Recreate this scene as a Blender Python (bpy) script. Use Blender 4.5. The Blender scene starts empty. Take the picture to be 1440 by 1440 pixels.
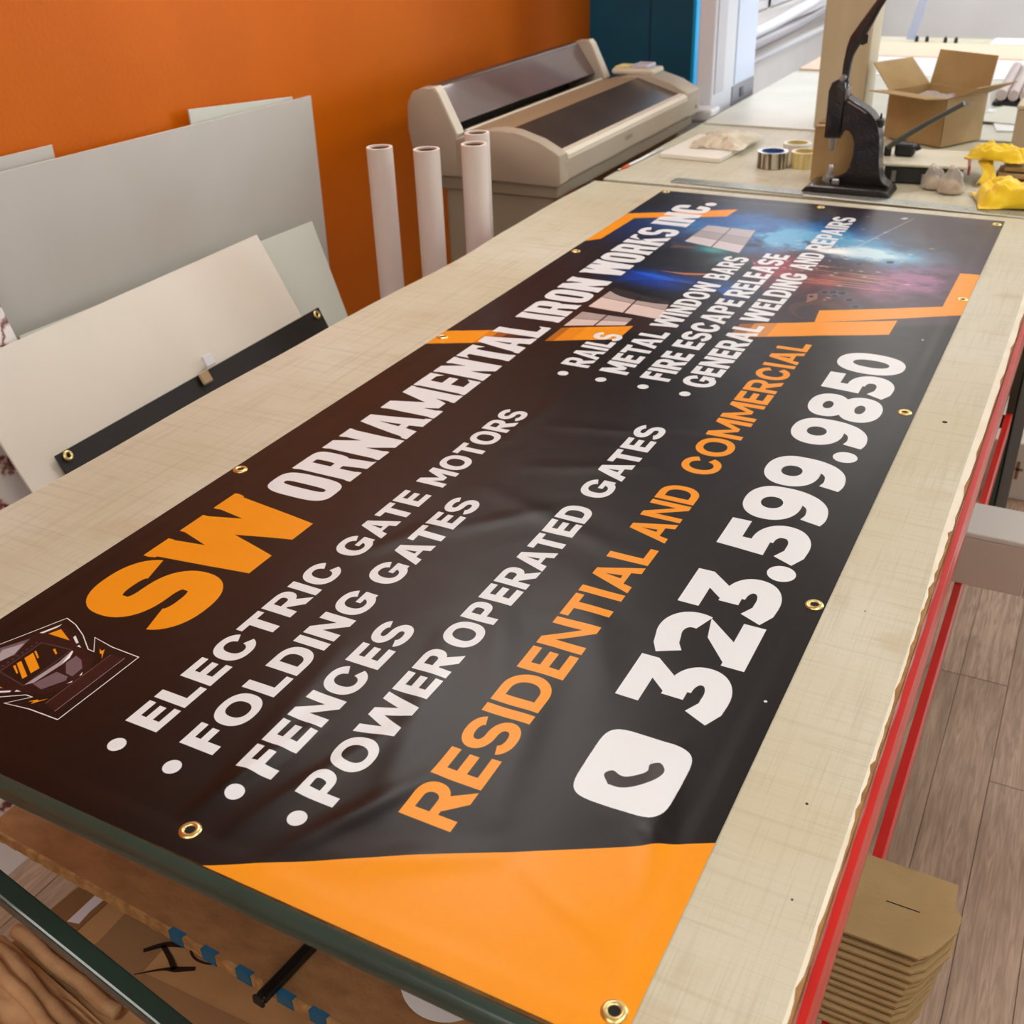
import bpy, bmesh, math, random
import numpy as np
from mathutils import Vector, Matrix
random.seed(7); rng = np.random.default_rng(11)
SC = bpy.context.scene; COL = SC.collection
PI = math.pi
T = 0.93            # height of the work table's top above the floor; all z below are given from the table top

# ------------------------------------------------------------------ camera
def setup_camera():
    C = Vector((1.0572, -0.4876, 0.7562 + T)); yaw, pitch, roll = 0.5012, 0.5261, -0.0363
    fw = Vector((-math.sin(yaw)*math.cos(pitch), math.cos(yaw)*math.cos(pitch), -math.sin(pitch)))
    rt = Vector((math.cos(yaw), math.sin(yaw), 0)); up = rt.cross(fw)
    r2 = rt*math.cos(roll) + up*math.sin(roll); u2 = -rt*math.sin(roll) + up*math.cos(roll)
    cd = bpy.data.cameras.new('camera'); cam = bpy.data.objects.new('camera', cd); COL.objects.link(cam)
    m = Matrix((r2, u2, -fw)).transposed().to_4x4(); m.translation = C; cam.matrix_world = m
    cd.sensor_fit = 'HORIZONTAL'; cd.sensor_width = 36; cd.lens = 1519.8/1440*36
    cd.clip_start = 0.05; cd.clip_end = 60
    cd.dof.use_dof = True; cd.dof.focus_distance = 1.30; cd.dof.aperture_fstop = 9.5
    SC.camera = cam
setup_camera()

# ------------------------------------------------------------------ light
SC.view_settings.view_transform = 'Standard'; SC.view_settings.look = 'None'
SC.view_settings.gamma = 1; SC.view_settings.use_curve_mapping = False
SC.view_settings.exposure = -0.08
W = bpy.data.worlds.new('world'); SC.world = W; W.use_nodes = True
bg = W.node_tree.nodes['Background']; bg.inputs[0].default_value = (0.75, 0.87, 1.0, 1); bg.inputs[1].default_value = 1.6
def area(name, loc, rot, sx, sy, power, col):
    l = bpy.data.lights.new(name, 'AREA'); l.shape = 'RECTANGLE'; l.size = sx; l.size_y = sy; l.energy = power; l.color = col
    o = bpy.data.objects.new(name, l); o.location = (loc[0], loc[1], loc[2]+T); o.rotation_euler = rot; COL.objects.link(o)
    return o
CEIL = 1.82
# daylight coming in through the shop windows in the far part of the right wall
area('window_daylight', (3.35, 5.6, 0.65), (0, math.radians(90), 0), 1.5, 3.2, 105, (0.80, 0.90, 1.0))
# daylight from the windows behind the blue partition
area('side_window_daylight', (-0.78, 6.9, 0.9), (0, math.radians(-90), 0), 1.0, 2.2, 16, (0.9, 0.93, 1.0))
LAMP = 9.5     # strength of the ceiling light diffusers

# ------------------------------------------------------------------ colours and materials
def lin(c):
    c = c/255.0
    return c/12.92 if c <= 0.04045 else ((c+0.055)/1.055)**2.4
def rgb(r, g, b): return (lin(r), lin(g), lin(b), 1)
MATS = {}
def mat(name, col, rough=0.6, metal=0.0, col2=None, nscale=8, stretch=(1, 1, 1), detail=6, bump=0.0, bscale=60, spec=0.5,
        trans=0.0, coat=0.0, alpha=1.0, lo=0.35, hi=0.65, emit=None, estr=0.0, sheen=0.0):
    if name in MATS: return MATS[name]
    m = bpy.data.materials.new(name); m.use_nodes = True; nt = m.node_tree; n = nt.nodes; L = nt.links
    b = n['Principled BSDF']
    b.inputs['Base Color'].default_value = col; b.inputs['Roughness'].default_value = rough
    b.inputs['Metallic'].default_value = metal; b.inputs['Specular IOR Level'].default_value = spec
    b.inputs['Transmission Weight'].default_value = trans; b.inputs['Coat Weight'].default_value = coat
    b.inputs['Alpha'].default_value = alpha; b.inputs['Sheen Weight'].default_value = sheen
    if emit: b.inputs['Emission Color'].default_value = emit; b.inputs['Emission Strength'].default_value = estr
    tc = n.new('ShaderNodeTexCoord')
    if col2:
        mp = n.new('ShaderNodeMapping'); mp.inputs['Scale'].default_value = stretch
        no = n.new('ShaderNodeTexNoise'); no.inputs['Scale'].default_value = nscale; no.inputs['Detail'].default_value = detail
        cr = n.new('ShaderNodeValToRGB'); cr.color_ramp.elements[0].position = lo; cr.color_ramp.elements[1].position = hi
        cr.color_ramp.elements[0].color = col; cr.color_ramp.elements[1].color = col2
        L.new(tc.outputs['Object'], mp.inputs[0]); L.new(mp.outputs[0], no.inputs['Vector'])
        L.new(no.outputs['Fac'], cr.inputs[0]); L.new(cr.outputs[0], b.inputs['Base Color'])
    if bump:
        nb = n.new('ShaderNodeTexNoise'); nb.inputs['Scale'].default_value = bscale; nb.inputs['Detail'].default_value = 4
        bp = n.new('ShaderNodeBump'); bp.inputs['Strength'].default_value = bump; bp.inputs['Distance'].default_value = 0.01
        L.new(tc.outputs['Object'], nb.inputs['Vector']); L.new(nb.outputs['Fac'], bp.inputs['Height']); L.new(bp.outputs[0], b.inputs['Normal'])
    MATS[name] = m
    return m

# ------------------------------------------------------------------ mesh helpers (all coordinates from the table top)
def tagit(o, label=None, cat=None, group=None, kind=None):
    if label: o['label'] = label
    if cat: o['category'] = cat
    if group: o['group'] = group
    if kind: o['kind'] = kind
    return o
def thing(name, loc, label, cat, group=None, kind=None):
    o = bpy.data.objects.new(name, None); o.empty_display_size = 0.05
    o.location = (loc[0], loc[1], loc[2]+T); COL.objects.link(o)
    return tagit(o, label, cat, group, kind)
def wl(o):       # world location of an object made here (no rotation on parents while building)
    v = Vector(o.location)
    while o.parent: o = o.parent; v += Vector(o.location)
    return v
def link(name, bm, m, parent=None, smooth=False, rot=None):
    me = bpy.data.meshes.new(name)
    xs = [v.co for v in bm.verts]
    lo = Vector((min(v.x for v in xs), min(v.y for v in xs), min(v.z for v in xs)))
    hi = Vector((max(v.x for v in xs), max(v.y for v in xs), max(v.z for v in xs)))
    org = Vector(((lo.x+hi.x)/2, (lo.y+hi.y)/2, lo.z))
    for v in bm.verts: v.co -= org
    bmesh.ops.recalc_face_normals(bm, faces=bm.faces)
    bm.to_mesh(me); bm.free()
    if smooth:
        for p in me.polygons: p.use_smooth = True
    ms = m if isinstance(m, (list, tuple)) else [m]
    for x in ms: me.materials.append(x)
    o = bpy.data.objects.new(name, me); COL.objects.link(o)
    w = org + Vector((0, 0, T))
    if parent is not None:
        o.parent = parent; w = w - wl(parent)
    o.location = w
    return o
def smooth_by_angle(o, deg=35):
    me = o.data
    for p in me.polygons: p.use_smooth = True
    try: me.set_sharp_from_angle(angle=math.radians(deg))
    except Exception: pass
    return o
def B(): return bmesh.new()
def box(bm, x0, x1, y0, y1, z0, z1, bev=0.0, M=None, mi=0, seg=1):
    vs = [bm.verts.new((x, y, z)) for z in (z0, z1) for y in (y0, y1) for x in (x0, x1)]
    fs = []
    for q in ((0, 2, 3, 1), (4, 5, 7, 6), (0, 1, 5, 4), (2, 6, 7, 3), (0, 4, 6, 2), (1, 3, 7, 5)):
        f = bm.faces.new([vs[i] for i in q]); f.material_index = mi; fs.append(f)
    if M is not None: bmesh.ops.transform(bm, matrix=M, verts=vs)
    if bev > 0:
        es = list({e for f in fs for e in f.edges})
        bmesh.ops.bevel(bm, geom=es, offset=bev, segments=seg, affect='EDGES', profile=0.5)
    return bm
def slab(bm, pts, th):
    """thick board from 4 (or more) coplanar corner points, thickness th along the normal"""
    P = [Vector(p) for p in pts]; n = (P[1]-P[0]).cross(P[-1]-P[0]).normalized()*th
    a = [bm.verts.new(p) for p in P]; b = [bm.verts.new(p+n) for p in P]
    bm.faces.new(a); bm.faces.new(b[::-1])
    for i in range(len(P)): j = (i+1) % len(P); bm.faces.new([a[i], b[i], b[j], a[j]])
    return bm
def prism(bm, pts, axis, a0, a1, bev=0.0, mi=0, seg=1):
    """extrude a 2D outline along axis (0,1,2)"""
    def P(p, a):
        return {0: (a, p[0], p[1]), 1: (p[0], a, p[1]), 2: (p[0], p[1], a)}[axis]
    A = [bm.verts.new(P(p, a0)) for p in pts]; Bv = [bm.verts.new(P(p, a1)) for p in pts]
    fs = [bm.faces.new(A), bm.faces.new(Bv[::-1])]
    for i in range(len(pts)): j = (i+1) % len(pts); fs.append(bm.faces.new([A[i], Bv[i], Bv[j], A[j]]))
    for f in fs: f.material_index = mi
    if bev > 0:
        es = list({e for f in fs[:2] for e in f.edges})
        bmesh.ops.bevel(bm, geom=es, offset=bev, segments=seg, affect='EDGES', profile=0.5)
    return bm
def cyl(bm, p0, p1, r0, r1=None, n=20, caps=True):
    p0 = Vector(p0); p1 = Vector(p1); r1 = r0 if r1 is None else r1
    d = (p1-p0).normalized(); a = d.orthogonal().normalized(); b = d.cross(a)
    A = [bm.verts.new(p0+(a*math.cos(2*PI*i/n)+b*math.sin(2*PI*i/n))*r0) for i in range(n)]
    Bv = [bm.verts.new(p1+(a*math.cos(2*PI*i/n)+b*math.sin(2*PI*i/n))*r1) for i in range(n)]
    for i in range(n): j = (i+1) % n; bm.faces.new([A[i], A[j], Bv[j], Bv[i]])
    if caps: bm.faces.new(A[::-1]); bm.faces.new(Bv)
    return bm
def lathe(bm, prof, c=(0, 0, 0), n=24, M=None, closed=False):
    """prof: (r,z) outline spun about z"""
    rings = []
    for r, z in prof:
        rings.append([bm.verts.new((c[0]+r*math.cos(2*PI*i/n), c[1]+r*math.sin(2*PI*i/n), c[2]+z)) for i in range(n)])
    k = len(rings)
    for s in range(k if closed else k-1):
        R, Q = rings[s], rings[(s+1) % k]
        for i in range(n):
            j = (i+1) % n; bm.faces.new([R[i], R[j], Q[j], Q[i]])
    if M is not None: bmesh.ops.transform(bm, matrix=M, verts=[v for r in rings for v in r])
    return bm
def tube(bm, pts, rad, n=10, caps=True, flat=1.0):
    """tube along points; rad number or list"""
    P = [Vector(p) for p in pts]; rs = rad if isinstance(rad, (list, tuple)) else [rad]*len(P)
    ring = []; up = None
    for i, p in enumerate(P):
        d = (P[min(i+1, len(P)-1)]-P[max(i-1, 0)]).normalized()
        if up is None: up = d.orthogonal().normalized()
        up = (up - d*up.dot(d)).normalized(); s = d.cross(up)
        ring.append([bm.verts.new(p+(up*math.cos(2*PI*k/n)+s*math.sin(2*PI*k/n)*flat)*rs[i]) for k in range(n)])
    for a, b in zip(ring[:-1], ring[1:]):
        for k in range(n): j = (k+1) % n; bm.faces.new([a[k], a[j], b[j], b[k]])
    if caps: bm.faces.new(ring[0][::-1]); bm.faces.new(ring[-1])
    return bm
def grid(bm, fn, nu, nv, uv=None, mi=0):
    """surface fn(s,t)->xyz with s,t in 0..1"""
    V = [[bm.verts.new(fn(i/nu, j/nv)) for j in range(nv+1)] for i in range(nu+1)]
    lay = bm.loops.layers.uv.verify() if uv else None
    for i in range(nu):
        for j in range(nv):
            f = bm.faces.new([V[i][j], V[i+1][j], V[i+1][j+1], V[i][j+1]]); f.material_index = mi
            if uv:
                for l, (a, b) in zip(f.loops, ((i, j), (i+1, j), (i+1, j+1), (i, j+1))): l[lay].uv = uv(a/nu, b/nv)
    return V
def ppath(pts, k=8):
    """catmull-rom through points of any dimension"""
    P = [np.array(p, float) for p in pts]; P = [2*P[0]-P[1]]+P+[2*P[-1]-P[-2]]; out = []
    for i in range(1, len(P)-2):
        for s in range(k):
            t = s/k; a, b, c, d = P[i-1:i+3]
            out.append(tuple(.5*((2*b)+(-a+c)*t+(2*a-5*b+4*c-d)*t*t+(-a+3*b-3*c+d)*t**3)))
    out.append(tuple(P[-2])); return out
def fnoise(seed=0):
    """smooth scalar noise of 2 or 3 numbers from a few sines"""
    r = random.Random(seed); K = [(r.uniform(-1, 1), r.uniform(-1, 1), r.uniform(-1, 1), r.uniform(0, 6.3), r.uniform(.6, 2.2)) for _ in range(9)]
    return lambda x, y=0.0, z=0.0: sum(math.sin((a*x+b*y+c*z)*s*3+p)/s for a, b, c, p, s in K)/6
# ------------------------------------------------------------------ the banner's flat print, drawn letter by letter into an array
RES = 0.0005; U0, U1, V0, V1 = -0.0253, 2.4130, -0.0135, 0.8770
NU = int(round((U1-U0)/RES)); NV = int(round((V1-V0)/RES))
IMG = np.zeros((NV, NU, 3), np.float32)
def c255(r, g, b): return np.array([r, g, b], np.float32)/255
INK = c255(10, 4, 4)
IMG[:] = INK
def cover(poly, bx0, by0, bw, bh, sub=4):
    """anti-aliased coverage of one polygon (pixel coordinates) inside a window"""
    acc = np.zeros((bh*sub, bw+2)); P = np.asarray(poly, float) - (bx0, by0)
    for (xa, ya), (xb, yb) in zip(P, np.roll(P, -1, axis=0)):
        if ya == yb: continue
        s = 1.0
        if ya > yb: xa, ya, xb, yb = xb, yb, xa, ya; s = -1.0
        r0 = max(0, math.ceil(ya*sub-.5)); r1 = min(bh*sub-1, math.floor(yb*sub-.5))
        if r1 < r0: continue
        rows = np.arange(r0, r1+1); y = (rows+.5)/sub
        x = np.clip(xa+(y-ya)*(xb-xa)/(yb-ya), 0, bw+.999); ix = x.astype(int); f = x-ix
        np.add.at(acc, (rows, ix), s*(1-f)); np.add.at(acc, (rows, np.minimum(ix+1, bw+1)), s*f)
    a = np.minimum(np.abs(np.cumsum(acc, axis=1)), 1)[:, :bw]
    return a.reshape(bh, sub, bw).mean(axis=1)
def topx(P): P = np.asarray(P, float); return np.stack([(P[:, 0]-U0)/RES, (P[:, 1]-V0)/RES], 1)
def paint(ops, col, alpha=1.0):
    """ops: list of ('+' or '-', polygon in (u,v) metres)"""
    Q = [(s, topx(p)) for s, p in ops]
    A = np.concatenate([p for s, p in Q if s == '+'])
    x0, y0 = np.floor(A.min(0)).astype(int)-1; x1, y1 = np.ceil(A.max(0)).astype(int)+2
    x0 = max(x0, 0); y0 = max(y0, 0); x1 = min(x1, NU); y1 = min(y1, NV)
    if x1 <= x0 or y1 <= y0: return
    c = np.zeros((y1-y0, x1-x0))
    for s, p in Q:
        a = cover(p, x0, y0, x1-x0, y1-y0)
        c = np.maximum(c, a) if s == '+' else np.minimum(c, 1-a)
    c = (c*alpha)[..., None]
    IMG[y0:y1, x0:x1] = IMG[y0:y1, x0:x1]*(1-c) + np.asarray(col, np.float32)*c

# --- letter shapes in units of the capital height, y up
def sup(cx, cy, rx, ry, a0=0, a1=360, p=2.3, n=40):
    out = []
    for i in range(n+1):
        a = math.radians(a0+(a1-a0)*i/n); c, s = math.cos(a), math.sin(a)
        out.append((cx+rx*math.copysign(abs(c)**(2/p), c), cy+ry*math.copysign(abs(s)**(2/p), s)))
    return out
def R_(x0, y0, x1, y1): return [(x0, y0), (x1, y0), (x1, y1), (x0, y1)]
def stroke(path, t, h):
    P = np.array(path, float); keep = [0]
    for i in range(1, len(P)):
        if np.hypot(*(P[i]-P[keep[-1]])) > 1e-4: keep.append(i)
    P = P[keep]; d = np.gradient(P, axis=0); d /= np.hypot(d[:, 0], d[:, 1])[:, None]+1e-9
    nx, ny = -d[:, 1], d[:, 0]; k = .5*np.sqrt((t*nx)**2+(h*ny)**2)
    L = P+np.stack([nx*k, ny*k], 1); Rr = P-np.stack([nx*k, ny*k], 1)
    return [tuple(q) for q in np.concatenate([L, Rr[::-1]])]
def bowl(x0, y0, x1, y1, rx, p=2.3):
    """box whose right side is rounded"""
    cy = (y0+y1)/2; return [(x0, y0)]+sup(x1-rx, cy, rx, (y1-y0)/2, -90, 90, p, 30)+[(x0, y1)]
def glyph(ch, st):
    t, h, p, ser = st['t'], st['h'], st.get('p', 2.3), st.get('ser', 0)
    w = st['w'].get(ch, .85); o = []
    def add(q): o.append(('+', q))
    def cut(q): o.append(('-', q))
    def serif(x0, x1, y, up):
        if not ser: return
        s = ser; d = 1 if up else -1       # up: foot serif at y, spreads over base
        add([(x0-s, y), (x1+s, y), (x1+s, y+d*.055), (x1, y+d*.12), (x0, y+d*.12), (x0-s, y+d*.055)])
    if ch in 'EFLTI':
        if ch == 'I': add(R_(0, 0, t, 1)); w = t; serif(0, t, 0, True); serif(0, t, 1, False)
        elif ch == 'T':
            add(R_(0, 1-h, w, 1)); add(R_(w/2-t/2, 0, w/2+t/2, 1)); serif(w/2-t/2, w/2+t/2, 0, True)
            if ser: add([(0, 1), (.1, 1), (.1, 1-h), (0, 1-h-.1)]); add([(w, 1), (w-.1, 1), (w-.1, 1-h), (w, 1-h-.1)])
        else:
            add(R_(0, 0, t, 1)); serif(0, t, 0, True) if ch == 'F' else None
            if ser: serif(0, t*.6, 1, False); serif(0, t*.6, 0, True)
            if ch in 'EL':
                add(R_(0, 0, w, h))
                if ser: add([(w, 0), (w-.1, 0), (w-.1, h), (w, h+.1)])
            if ch in 'EF':
                add(R_(0, 1-h, w*.98, 1)); add(R_(0, .5-h/2+.01, w*.92, .5+h/2+.01))
                if ser: add([(w*.98, 1), (w-.12, 1), (w-.12, 1-h), (w*.98, 1-h-.1)])
    elif ch in 'OC0GQ':
        if ch == '0':
            w = .86; add(sup(w/2, .5, w/2, .515, p=2.25)); cut(sup(w/2, .5, w/2-t*.98, .515-h*.95, p=2.2))
        elif ch == 'O':
            add(sup(w/2, .5, w/2, .515, p=p)); cut(sup(w/2, .5, w/2-t, .515-h, p=p))
        else:
            add(sup(w/2, .5, w/2, .515, p=p)); cut(sup(w/2, .5, w/2-t, .515-h, p=p))
            if ch == 'C':
                g = .12 if ser else .17
                if ser: cut(R_(w/2, .5-g, w+.1, .5+g))
                else: cut([(w/2+.02, .5), (w*.80, .5+.13), (w+.2, .5+.36), (w+.2, .5-.36), (w*.80, .5-.13)])
            else:
                if ser: cut(R_(w/2, .5, w+.1, .66))
                else: cut([(w/2+.02, .52), (w*.82, .66), (w+.2, .5+.33), (w+.2, .50), (w/2, .50)])
                add(R_(w*.52, .5-h*.78+.03, w*.99, .53)); add(R_(w*.99-t*.95, .13, w*.99, .5))
    elif ch in 'DPBR':
        if ch == 'D':
            add(bowl(0, 0, w, 1, w*.55, p)); cut(bowl(t, h, w-t, 1-h, max(w*.55-t, .05)*1.0, p))
        if ch in 'PR':
            yb = .38 if ch == 'P' else .40
            add(R_(0, 0, t, 1)); add(bowl(0, yb-.03, w*.97, 1, w*.42, p)); cut(bowl(t, yb-.03+h*.88, w*.97-t, 1-h*.9, max(w*.42-t, .04), p))
            if ch == 'R':
                if ser: add([(w*.50, .45), (w*.90, .42), (w*.96, .05), (w*1.02, 0), (w*.62, 0), (w*.60, .12)])
                else: add([(w*.30, .42), (w*.72, .45), (w*1.04, 0), (w*1.04-t*1.22, 0)])
        if ch == 'B':
            add(bowl(0, .46, w*.93, 1, w*.36, p)); add(bowl(0, 0, w, .56, w*.40, p))
            cut(bowl(t, .52+h*.42, w*.93-t, 1-h*.9, .07, p)); cut(bowl(t, h*.9, w-t, .50-h*.42, .08, p))
        if ser:
            serif(0, t*.6, 1, False); serif(0, t if ch in 'PR' else t*.6, 0, True)
    elif ch == 'A':
        a = t*1.06; m = w/2
        add([(0, 0), (m-a*.52, 1), (m+a*.52, 1), (w, 0), (w-a, 0), (w-a-.20*(m-a*.0)*.55, .22), (a+.20*m*.55, .22), (a, 0)])
        cut([(m-(.74-.40)*m*.30-.005, .36), (m, .74), (m+(.74-.40)*m*.30+.005, .36)])
        if ser: serif(.0, a*.9, 0, True); serif(w-a*.9, w, 0, True)
    elif ch == 'N':
        add(R_(0, 0, t, 1)); add(R_(w-t, 0, w, 1)); add([(0, 1), (t*1.0, 1), (w, 0), (w-t*1.0, 0)])
        if ser: serif(0, t*.6, 1, False); serif(0, t, 0, True); serif(w-t, w, 1, False)
    elif ch == 'M':
        add(R_(0, 0, t*.98, 1)); add(R_(w-t*.98, 0, w, 1)); k = .12 if ser else .22
        add([(0, 1), (t*1.05, 1), (w/2+t*.42, k), (w/2-t*.42, k)]); add([(w, 1), (w-t*1.05, 1), (w/2-t*.42, k), (w/2+t*.42, k)])
        if ser: serif(0, t*.6, 1, False); serif(w-t*.6, w, 1, False); serif(0, t, 0, True); serif(w-t, w, 0, True)
    elif ch == 'W':
        a = t*.98; q = w/4
        for x0, x1 in ((0, q), (2*q, q), (2*q, 3*q), (w, 3*q)):
            b0 = (x0, x0+a) if x0 == 0 else ((x0-a, x0) if x0 == w else (x0-a*.5, x0+a*.5))
            add([(b0[0], 1), (b0[1], 1), (x1+a*.55, 0), (x1-a*.55, 0)])
        if ser:
            serif(0, a, 1, False); serif(w-a, w, 1, False); serif(2*q-a*.5, 2*q+a*.5, 1, False)
    elif ch == 'K':
        add(R_(0, 0, t, 1)); add([(t*.9, .36), (w*.60, 1), (w*1.0, 1), (t*1.0, .62)][:4]); add([(t*.9, .44), (w*.56, .64), (w*1.04, 0), (w*.62, 0)])
        if ser: serif(0, t, 1, False); serif(0, t, 0, True); serif(w*.62, w*.99, 1, False); serif(w*.64, w, 0, True)
    elif ch == 'S':
        rx = w/2-t*.46; hh = h*.98; ym = .5; yt = 1.015-hh/2; yb = -.015+hh/2; pp = 2.2 if not ser else 2.5
        q = sup(w/2, (yt+ym)/2, rx, (yt-ym)/2, 12, 262, pp, 30)+sup(w/2, (ym+yb)/2, rx, (ym-yb)/2, 82, -168, pp, 30)
        add(stroke(q, t*1.0, hh*1.06))
    elif ch in '35':
        w = .80; ty = .610 if ch == '3' else .655; cy = (ty-.015)/2; ry = (ty+.015)/2
        add(stroke(sup(.375, cy, w-.375-t/2, ry-h/2, 91, -98, 2.15, 30)+[(.22, .120), (.045, .205)], t, h)); add(R_(.24, ty-h*.86, .385, ty))
        if ch == '3': add([(.05, 1), (.745, 1), (.745, .815), (.545, .585), (.24, .585), (.24, .56), (.425, .765), (.05, .765)])
        else: add(R_(.12, 1-h*.93, .745, 1)); add([(.12, 1), (.375, 1), (.36, ty), (.36, ty-h*.86), (.070, ty-h*.86)])
    elif ch == '2':
        w = .80
        q = [(.035, .775), (.16, .845)]+sup(.40, .680, .395-t/2, .335-h/2, 112, -20, 2.1, 26)
        add(stroke(q, t*.98, h)); add(R_(.035, 0, w, h*.93)); add([(.035, 0), (.035, .19), (.42, .50), (.755, .57), (.42, .20), (.30, 0)])
    elif ch == '9':
        w = .86
        add(sup(.43, .665, .43, .35, p=2.2)); cut(sup(.425, .675, .425-t*.98, .35-h*.86, p=2.1))
        q = [(w-t/2, .665), (w-t/2, .52), (w-t/2-.03, .37), (w-t/2-.11, .23), (w-t/2-.24, .135), (.28, .105), (.13, .135)]
        add(stroke(ppath(q, 6), t*1.0, h))
    elif ch == '8':
        w = .88
        add(sup(w/2, .285, w/2, .30, p=2.2)); add(sup(w/2, .735, w/2*.93, .28, p=2.2))
        cut(sup(w/2, .29, w/2-t*1.0, .30-h*.90, p=2.1)); cut(sup(w/2, .742, w/2*.93-t*.97, .28-h*.82, p=2.1))
    elif ch == '.':
        r = st.get('dot', .16); w = 2*r; add(sup(r, r-.015, r, r, p=2.0))
    return o, w
WA = dict(E=.72, L=.68, C=.93, T=.80, R=.88, G=.98, A=1.0, M=1.06, O=1.02, S=.84, F=.68, D=.88, N=.88, P=.82, W=1.42, B=.86)
ST_A = dict(t=.265, h=.215, w=WA, sp=.10)
ST_R = dict(t=.285, h=.21, w=WA, sp=.10)
ST_C = dict(t=.222, h=.20, w=dict(R=.84, E=.69, S=.78, D=.88, N=.90, T=.76, A=.98, L=.64, C=.90, O=1.0, M=1.06), sp=.09, p=2.15)
ST_9 = dict(t=.285, h=.255, w={}, sp=.055, dot=.158)
ST_D = dict(t=.285, h=.175, p=3.4, ser=.022, sp=.085,
            w=dict(O=.70, R=.72, N=.76, A=.80, M=1.0, E=.62, T=.66, L=.60, W=1.06, K=.76, S=.70, C=.70))
ST_S = dict(t=.27, h=.27, p=2.8, ser=.018, sp=0, w=dict(S=.78, W=1.13))
def word(txt, st, u0, u1, vt, vb, col, vt2=None, vb2=None):
    gs = []; x = 0; kern = {'PA': .15, 'AT': .13, 'TA': .13, 'LT': .1, 'RT': .04, 'LI': 0, 'RA': .03, 'WO': .04, 'OW': .04, 'CT': .03}
    for ci, ch in enumerate(txt):
        x -= kern.get(txt[ci-1:ci+1], 0) if ci else 0
        if ch == ' ': x += .34; continue
        o, w = glyph(ch, st); gs.append((o, x)); x += w+st['sp']
    tot = x-st['sp']; s = (u1-u0)/tot
    vt2 = vt if vt2 is None else vt2; vb2 = vb if vb2 is None else vb2
    for o, gx in gs:
        ops = []
        for sg, P in o:
            Q = []
            for X, Y in P:
                f = (gx+X)/tot; b = vb+(vb2-vb)*f; a = vt+(vt2-vt)*f
                Q.append((u0+(gx+X)*s, b+(a-b)*Y))
            ops.append((sg, Q))
        paint(ops, col)
def up_noise(h, w, k, seed):
    r = np.random.default_rng(seed); g = r.random((max(int(h/k), 1)+3, max(int(w/k), 1)+3))
    y = np.arange(h)/k; x = np.arange(w)/k; iy = y.astype(int); ix = x.astype(int); fy = y-iy; fx = x-ix
    fy = (fy*fy*(3-2*fy))[:, None]; fx = (fx*fx*(3-2*fx))[None]
    a = g[np.ix_(iy, ix)]; b = g[np.ix_(iy, ix+1)]; c = g[np.ix_(iy+1, ix)]; d = g[np.ix_(iy+1, ix+1)]
    return ((a*(1-fx)+b*fx)*(1-fy)+(c*(1-fx)+d*fx)*fy).astype(np.float32)
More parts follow.
